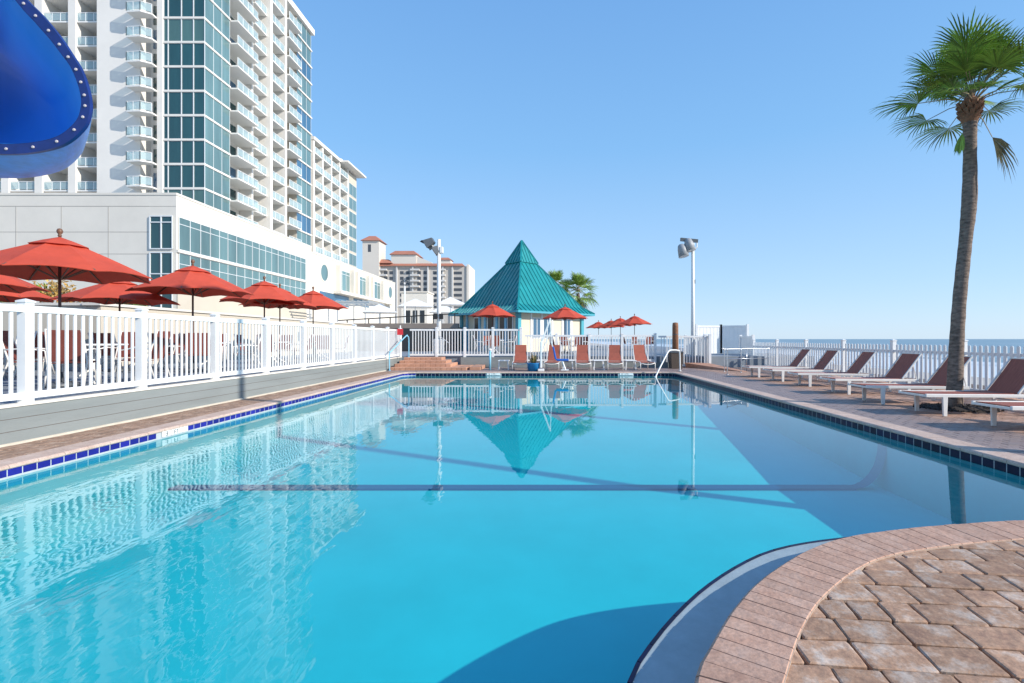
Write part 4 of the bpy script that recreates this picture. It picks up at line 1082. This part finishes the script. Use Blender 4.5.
# sea-side facade: four balcony columns then a glazed bay
MB().box(-44.25,-42.5,72.2,72.6,8,ZT).build('pier', M['tower_white'], t)
MB().box(-44.25,-41.7,75.7,76.3,8,ZT).build('pier', M['tower_white'], t)
MB().box(-44.25,-41.9,80.4,80.9,8,ZT).build('pier', M['tower_white'], t)
for k in ks:
    z = Z0+FH*k
    for (a,b_,xo) in ((67.35,72.15,-41.5),(72.65,75.65,-42.2),(76.35,80.35,-42.0),(80.95,85.0,-41.5)):
        balcony(-44.3,xo,a,b_,z,'x',door=(-44.298,-44.25,a+1.2,b_-.8,z+.02,z+2.4))
    if in_view(88, z): win_x(t, -42.5, 85.2,90.3, z+.12, z+FH-.12, 3, 'glass_blue' if k % 3 == 0 else 'glass_side')
    MB().box(-43,-42.3,85.1,90.5,z-.12,z+.12).build('floor_band', M['tower_white'], t)
MB().box(-44.25,-42.52,85.1,90.4,8,ZT).build('end_bay_wall', M['stucco'], t)
tag(far.build('balcony', M['soffit'], t), kind='stuff'); tag(farr.build('railing', M['vinyl'], t), kind='stuff')
# ------------------------------------------------------------------ second wing
t = thing('hotel_wing', 'lower white hotel wing with balconies behind the tower, overhanging roof', 'building')
WT = 37.6
MB().box(-62,-43.6,90.9,112,8,WT).build('wall', M['tower_white'], t)
for y in (91.0,94.6,98.4,102.4,106.6): MB().box(-43.6,-42.3,y,y+.5,8,WT-.01).build('pier', M['tower_white'], t)
MB().box(-43.6,-42.4,107.1,111.9,8,WT-.4).build('end_bay', M['stucco'], t)
for i, (a,b_) in enumerate(((91.5,94.6),(95.1,98.4),(98.9,102.4),(102.9,106.6))):
    k = 0; z = 11.2
    while z < WT-2:
        s = MB().box(-43.6,-42.2,a,b_,z-.18,z).build('balcony', M['soffit'], t)
        r = MB(); r.box(-42.27,-42.21,a,b_,z+1.02,z+1.08)
        for q in range(4): yy = a+(b_-a)*q/3; r.box(-42.27,-42.21,yy-.03,yy+.03,z,z+1.02)
        r.build('railing', M['vinyl'], s); MB().box(-42.25,-42.23,a+.03,b_-.03,z+.1,z+1.0).build('glazing', M['rail_glass'], s)
        MB().box(-43.598,-43.55,a+.8,b_-.6,z+.02,z+2.3).build('door', M['glass'], s)
        z += FH
z = 11.2
while z < WT-2.2:
    win_x(t, -42.4, 107.6,111.7, z+.15, z+2.6, 2, 'glass_side'); z += FH
MB().box(-62,-42.1,90.9,103,WT,WT+.6).build('parapet', M['tower_white'], t)
MB().box(-55,-40.6,102.5,113,WT+.0,WT+.35).build('roof_overhang', M['tower_white'], t); MB().box(-54,-42.3,103.2,112.5,WT+.36,WT+1.0).build('roof_block', M['tower_white'], t)

# ------------------------------------------------------------------ far beige hotel with red roofs
t = thing('far_hotel', 'distant beige hotel with red tile roofs and a square corner tower', 'building', (0,0,0))
FY = 270
MB().box(-97.5,-42.8,FY,FY+22,-2.5,40.6).build('wall', M['farwall'], t)
MB().box(-42.8+.01,-41.6,FY-.6,FY+22,-2.5,41.5).build('end_wall', M['farlight'], t)
def hip(name, x0,x1,y0,y1,z0,h,ins,parent):
    mb = MB(); mb.add([(x0,y0,z0),(x1,y0,z0),(x1,y1,z0),(x0,y1,z0),(x0+ins,y0+ins,z0+h),(x1-ins,y0+ins,z0+h),(x1-ins,y1-ins,z0+h),(x0+ins,y1-ins,z0+h)],
       [(3,2,1,0),(4,5,6,7),(0,1,5,4),(1,2,6,5),(2,3,7,6),(3,0,4,7)]); return mb.build(name, M['roofred'], parent)
hip('roof', -97.9,-44.0,FY-1.5,FY+22,40.65,1.4,1.2,t); hip('roof', -97.9,-82.5,FY-1.7,FY+22,42.1,2.4,3,t)
MB().box(-98.4,-89.5,FY-2,FY+9,-2.5,54).build('tower', M['farlight'], t); hip('tower_roof', -99.3,-88.6,FY-3,FY+10,54.05,3.0,3.6,t)
MB().box(-95.4,-93.8,FY-2.05,FY-2.003,48,52).build('tower_window', M['farglass'], t)
MB().box(-83.5,-70,FY-.4,FY+12,40.6,46.8).build('penthouse', M['farlight'], t); hip('penthouse_roof', -84.4,-69.2,FY-1.2,FY+13,46.85,2.3,2.5,t)
MB().add([(-70,FY,40.7),(-60,FY,40.7),(-60,FY+8,40.7),(-70,FY+8,40.7),(-70,FY,46),(-62,FY,42.8),(-62,FY+8,42.8),(-70,FY+8,46)],[(3,2,1,0),(4,5,6,7),(0,1,5,4),(1,2,6,5),(2,3,7,6),(3,0,4,7)]).build('gable', M['farlight'], t)
MB().box(-58,-51.5,FY,FY+6,40.7,44).build('penthouse', M['farlight'], t); hip('penthouse_roof', -58.6,-50.9,FY-.6,FY+6.6,44.02,1.5,2,t)
for j in range(7):
    z = 18.2+j*3.0
    for x in (-93.5,-87.5,-84.5,-78.8,-75.5,-69.5,-66.2,-61,-57.8):
        if z < 24 and x < -80: continue
        w = MB().box(x,x+1.9,FY-.06,FY-.003,z,z+1.7).build('window', M['farglass'], t)
    MB().box(-49.8,-45.4,FY-.06,FY-.003,z,z+1.5).build('window', M['farglass'], t)
for j in range(8):
    z = 17.6+j*3.0
    for a, b_ in ((-90.5,-81.5),(-73,-64),(-56.8,-50)): 
        MB().box(a,b_-4.2,FY-1.6,FY-.003,z-.4,z+.5).build('balcony', M['farbalc'], t)
for x in (-89.9,-80.8,-72.2,-64,-56,-50.8): MB().box(x,x+.8,FY-.9,FY-.004,-2.5,40.5).build('pier', M['farbalc'], t)

# ------------------------------------------------------------------ palms
def fan(mb, base, d, size, droop, n=26, spread=2.5, stem=None, stemlen=.5, wf=1.0):
    """one costapalmate leaf: base at the heart of the crown, direction d"""
    d = d.normalized(); side = d.cross(Vector((0,0,1)))
    if side.length < .1: side = Vector((1,0,0))
    side.normalize(); up = side.cross(d).normalized()
    roll = random.uniform(-.5,.5); side, up = side*math.cos(roll)+up*math.sin(roll), up*math.cos(roll)-side*math.sin(roll)
    hub = base+d*stemlen-Vector((0,0,droop*.15*stemlen))
    if stem is not None: stem.tube([base, base+d*stemlen*.5+up*.01, hub], [.016*size,.012*size,.009*size], 5)
    for i in range(n):
        a = (i/(n-1)-.5)*spread; l_ = size*(1-.30*(abs(a)/(spread/2))**2)*random.uniform(.88,1.08)
        dir_ = (d*math.cos(a)+side*math.sin(a)).normalized()
        dr = droop*(.5+random.uniform(-.2,.3))
        cup = .18*abs(a)
        p1 = hub+dir_*l_*.45+up*cup*l_*.4-Vector((0,0,dr*.05*l_)); p2 = hub+dir_*l_*.8+up*cup*l_*.5-Vector((0,0,dr*.28*l_)); p3 = hub+dir_*l_+up*cup*l_*.45-Vector((0,0,dr*.62*l_))
        s_ = dir_.cross(up).normalized()*(.030*size*wf); ridge = up*.012*size
        mb.add([hub, p1-s_, p1+ridge, p1+s_, p2-s_*.6, p2+ridge*.6, p2+s_*.6, p3], [(0,1,2),(0,2,3),(1,4,5,2),(2,5,6,3),(4,7,5),(5,7,6)])
def palm(label, loc, path, radii, crown_r, nf, group=None, skirt=True, boots=True, seed=1, hang=True, n=26, cy=(0,0,.2), lo=125, fs=(.5,.66), sl=(.38,.55), spread=2.5, wf=1.0, nd=8, dk=1.0, bs=1.0):
    random.seed(seed)
    t = thing('palm_tree', label, 'palm tree', loc, 0, group)
    pts = smooth([Vector(p) for p in path], 8); k = len(pts); rr = []
    for i in range(k):
        u = i/(k-1)*(len(radii)-1); a = int(min(u, len(radii)-2)); r = radii[a]+(radii[a+1]-radii[a])*(u-a); rr.append(r*(1+random.uniform(-.035,.035)))
    MB().tube(pts, rr, 18).build('trunk', M['bark'], t, True)
    top = Vector(path[-1])
    if boots:
        mb = MB()
        for i in range(34):
            a = i*2.4; z = (-.30+.46*i/34)*bs; r = radii[-1]*(.95+.35*i/34); c_ = Vector((math.cos(a),math.sin(a),0))
            p0 = top+c_*r*.8+Vector((0,0,z)); p1 = p0+c_*.09+Vector((0,0,.13)); mb.bar(p0,p1,.07,.03,up=c_)
        mb.lathe([(radii[-1]*.95,-.34*bs),(radii[-1]*1.3,-.1),(radii[-1]*1.1,.2),(.03,.36)], 14, top)
        mb.build('leaf_boots', M['boots'], t)
    g = MB(); st = MB(); dry = MB(); heart = top+Vector(cy)
    for i in range(nf):
        a = i*2.39996+random.uniform(-.25,.25); e = math.radians(82-(i/nf)*lo)+random.uniform(-.15,.15)
        d = Vector((math.cos(a)*math.cos(e), math.sin(a)*math.cos(e), math.sin(e)))
        sz = crown_r*random.uniform(*fs); fan(g, heart, d, sz, (.5+.9*(i/nf))*dk, stem=st, stemlen=crown_r*random.uniform(*sl), n=n, spread=spread, wf=wf)
    if skirt:
        for i in range(nd):
            a = random.uniform(0,2*PI); d = Vector((math.cos(a)*.5, math.sin(a)*.5, -.9)); fan(dry, heart-Vector((0,0,.15)), d, crown_r*.42, 1.2, n=18, spread=1.5, stem=st, stemlen=crown_r*.35)
    if cy[0]: st.tube([top, top.lerp(heart,.6)+Vector((0,0,.05)), heart], [.14,.12,.08], 10)
    g.build('crown', M['frond'], t); st.build('stems', M['frond_dry'], t)
    if dry.v: dry.build('dry_fronds', M['frond_dry'], t)
    random.seed(seed+50); return t, heart
P0 = (7.72,9.4,-.02)
pt, heart = palm('tall sabal palm rising between the brown loungers on the right deck', P0,
     [(-.05,0,0),(-.01,0,1.0),(.05,0,2.0),(.16,0,3.1),(.24,0,3.95),(.25,0,4.9),(.25,0,5.58)], [.142,.118,.108,.106,.120,.104,.118], 1.58, 34, seed=14, cy=(.06,0,.20), lo=84, dk=.55, bs=.6,  fs=(.38,.52), sl=(.28,.66), spread=3.7, wf=.72, nd=1, n=34)
hang = MB(); st = MB(); fan(hang, heart-Vector((.26,.14,.30)), Vector((-.22,-.05,-1)), .42, .2, n=16, spread=.7, stem=st, stemlen=.35, wf=1.6)
hang.build('hanging_frond', M['frond'], pt)
# mulch ring at its foot
random.seed(3); mb = MB()
for i in range(420):
    a = random.uniform(0,2*PI); r = .16+.42*random.random()**.8; x, y = r*math.cos(a)*1.25, r*math.sin(a); s_ = random.uniform(.012,.04); z = max(0,.07*(1-r/.6))*random.uniform(.3,1.2)
    u = Vector((random.gauss(0,1),random.gauss(0,1),random.gauss(0,1))).normalized(); v_ = u.orthogonal().normalized(); w_ = u.cross(v_)
    p = Vector((x,y,z+.01)); mb.add([p+u*s_,p-u*s_,p+v_*s_*.6,p-v_*s_*.6,p+w_*s_*.5,p-w_*s_*.5],[(0,2,4),(2,1,4),(1,3,4),(3,0,4),(2,0,5),(1,2,5),(3,1,5),(0,3,5)])
mb.lathe([(.62,0),(.55,.02),(.3,.05),(.17,.06)], 24)
o = mb.build('mulch', M['mulch']); o.location = (7.72,9.4,-.001); tag(o, 'ring of dark mulch around the foot of the palm', 'mulch', kind='stuff')
palm('farther palm rising just right of the teal kiosk roof', (3.05,46,.5), [(0,0,0),(0,0,2.8),(-.1,0,5.0)], [.2,.17,.15], 2.1, 38, seed=11, boots=False, n=16)
palm('palm half hidden behind the right slope of the teal kiosk roof', (.95,50,.5), [(0,0,0),(0,0,3),(0,0,6.0)], [.2,.17,.15], 1.9, 32, seed=12, boots=False, n=16)

# ------------------------------------------------------------------ slide
t = thing('water_slide', 'glossy blue flume mouth with navy bolted flange at the top left', 'water slide', (0,0,0))
def w2(px, py, Y=4.2): return ((px-546)*Y/500, 1.3+(339-py)*Y/500)
ctl = [(8,-22),(26,-1),(42,15),(58.6,35),(70,52),(80,68),(86,84),(89.5,100),(89,113),(83,128),(64,144),(35,152),(0,154),(-50,150),(-120,120),(-165,60),(-170,-30),(-120,-95),(-55,-95),(-10,-55)]
outl = [Vector(w2(*p)) for p in ctl]; outl = smooth(outl, 6, True); n = len(outl)
cen = sum(outl, Vector((0,0)))/n
def ringpts(scale_off, y, shift=(0,0), s=1.0):
    res = []
    for p in outl:
        v_ = p-cen; q_ = cen+v_*s-v_.normalized()*scale_off; res.append((q_.x+shift[0], y, q_.y+shift[1]))
    return res
def loft(rings, close0=False):
    mb = MB(); k = len(rings)
    for r in rings: mb.v += r
    for a in range(k-1):
        for i in range(n): mb.f.append((a*n+i, a*n+(i+1)%n, (a+1)*n+(i+1)%n, (a+1)*n+i))
    return mb
Y0 = 4.2
loft([ringpts(0,Y0), ringpts(.085,Y0), ringpts(.085,Y0+.03), ringpts(0,Y0+.03), ringpts(0,Y0)]).build('flange', M['navy'], t)
path = [(.031,0,0),(.25,-.22,-.03),(.6,-.58,-.01),(1.1,-1.2,.16),(1.6,-2.1,.7),(2.0,-3.0,1.2)]
outer = loft([ringpts(.0,Y0+a,(b_,c)) for a,b_,c in path]).build('outer_shell', M['blue_outer'], t, True)
inner = loft([ringpts(.087,Y0+.001,(0,0))]+[ringpts(.10,Y0+a,(b_,c)) for a,b_,c in path]).build('inner_flume', M['blue_plastic'], t, True)
for i in range(1, n, 5):
    p = outl[i]; v_ = p-cen; q_ = p-v_.normalized()*.043
    b = MB().lathe([(.012,0),(.012,.006),(.008,.009)], 8); o = b.build('bolt', M['bolt'], t); o.location = (q_.x, Y0-.001, q_.y); o.rotation_euler = (PI/2,0,0)
MB().tube([(-8.2,6.6,.47),(-8.2,6.6,2.9)], .11, 14).build('support_column', M['blue_outer'], t, True)
MB().bar((-8.7,6.6,2.9),(-7.7,6.6,2.9),.12,.16).build('support_beam', M['blue_outer'], t)

# ------------------------------------------------------------------ light, sky, camera
w = bpy.data.worlds.new('World'); sc.world = w; w.use_nodes = True
nt = w.node_tree; bg = nt.nodes['Background']; sky = nt.nodes.new('ShaderNodeTexSky'); sky.sky_type = 'NISHITA'; sky.sun_disc = False
EL = math.radians(28); dx, dy = -.92, .385; l_ = math.hypot(dx,dy); dx, dy = dx/l_, dy/l_
sky.sun_elevation = EL; sky.sun_rotation = math.atan2(-dx, -dy); sky.altitude = 0; sky.air_density = 1.0; sky.dust_density = .3; sky.ozone_density = 2.2
# the air near the horizon is pale blue rather than yellow on this hazy sea morning
tc = nt.nodes.new('ShaderNodeTexCoord'); sp = nt.nodes.new('ShaderNodeSeparateXYZ'); nt.links.new(tc.outputs['Generated'], sp.inputs[0])
rp = nt.nodes.new('ShaderNodeValToRGB'); e = rp.color_ramp.elements
e[0].position = 0; e[0].color = (4.8,6.6,8.6,1); e[1].position = .75; e[1].color = (1.15,3.1,7.1,1)
x_ = e.new(.10); x_.color = (3.8,6.0,8.8,1); x_ = e.new(.35); x_.color = (2.1,4.7,8.3,1)
nt.links.new(sp.outputs['Z'], rp.inputs[0])
mxs = nt.nodes.new('ShaderNodeMix'); mxs.data_type = 'RGBA'; mxs.inputs['Factor'].default_value = .72
nt.links.new(sky.outputs[0], mxs.inputs['A']); nt.links.new(rp.outputs[0], mxs.inputs['B'])
nt.links.new(mxs.outputs['Result'], bg.inputs[0]); bg.inputs[1].default_value = .10
sd = bpy.data.lights.new('sun', 'SUN'); sd.energy = 4.2; sd.angle = math.radians(.5); sd.color = (1,.94,.85)
so = bpy.data.objects.new('sun', sd); COL.objects.link(so)
d = Vector((dx*math.cos(EL), dy*math.cos(EL), -math.sin(EL))); so.rotation_euler = d.to_track_quat('-Z','Y').to_euler()
cd = bpy.data.cameras.new('camera'); cam = bpy.data.objects.new('camera', cd); COL.objects.link(cam); sc.camera = cam
cam.location = (0,0,1.3); cam.rotation_euler = (PI/2,0,0)
cd.sensor_width = 36; cd.lens = 500/1024*36; cd.shift_x = -34/1024; cd.shift_y = -2.5/1024; cd.clip_end = 60000; cd.clip_start = .05
vs_ = sc.view_settings; vs_.view_transform = 'Standard'; vs_.look = 'None'; vs_.exposure = .42; vs_.gamma = 1; vs_.use_curve_mapping = False
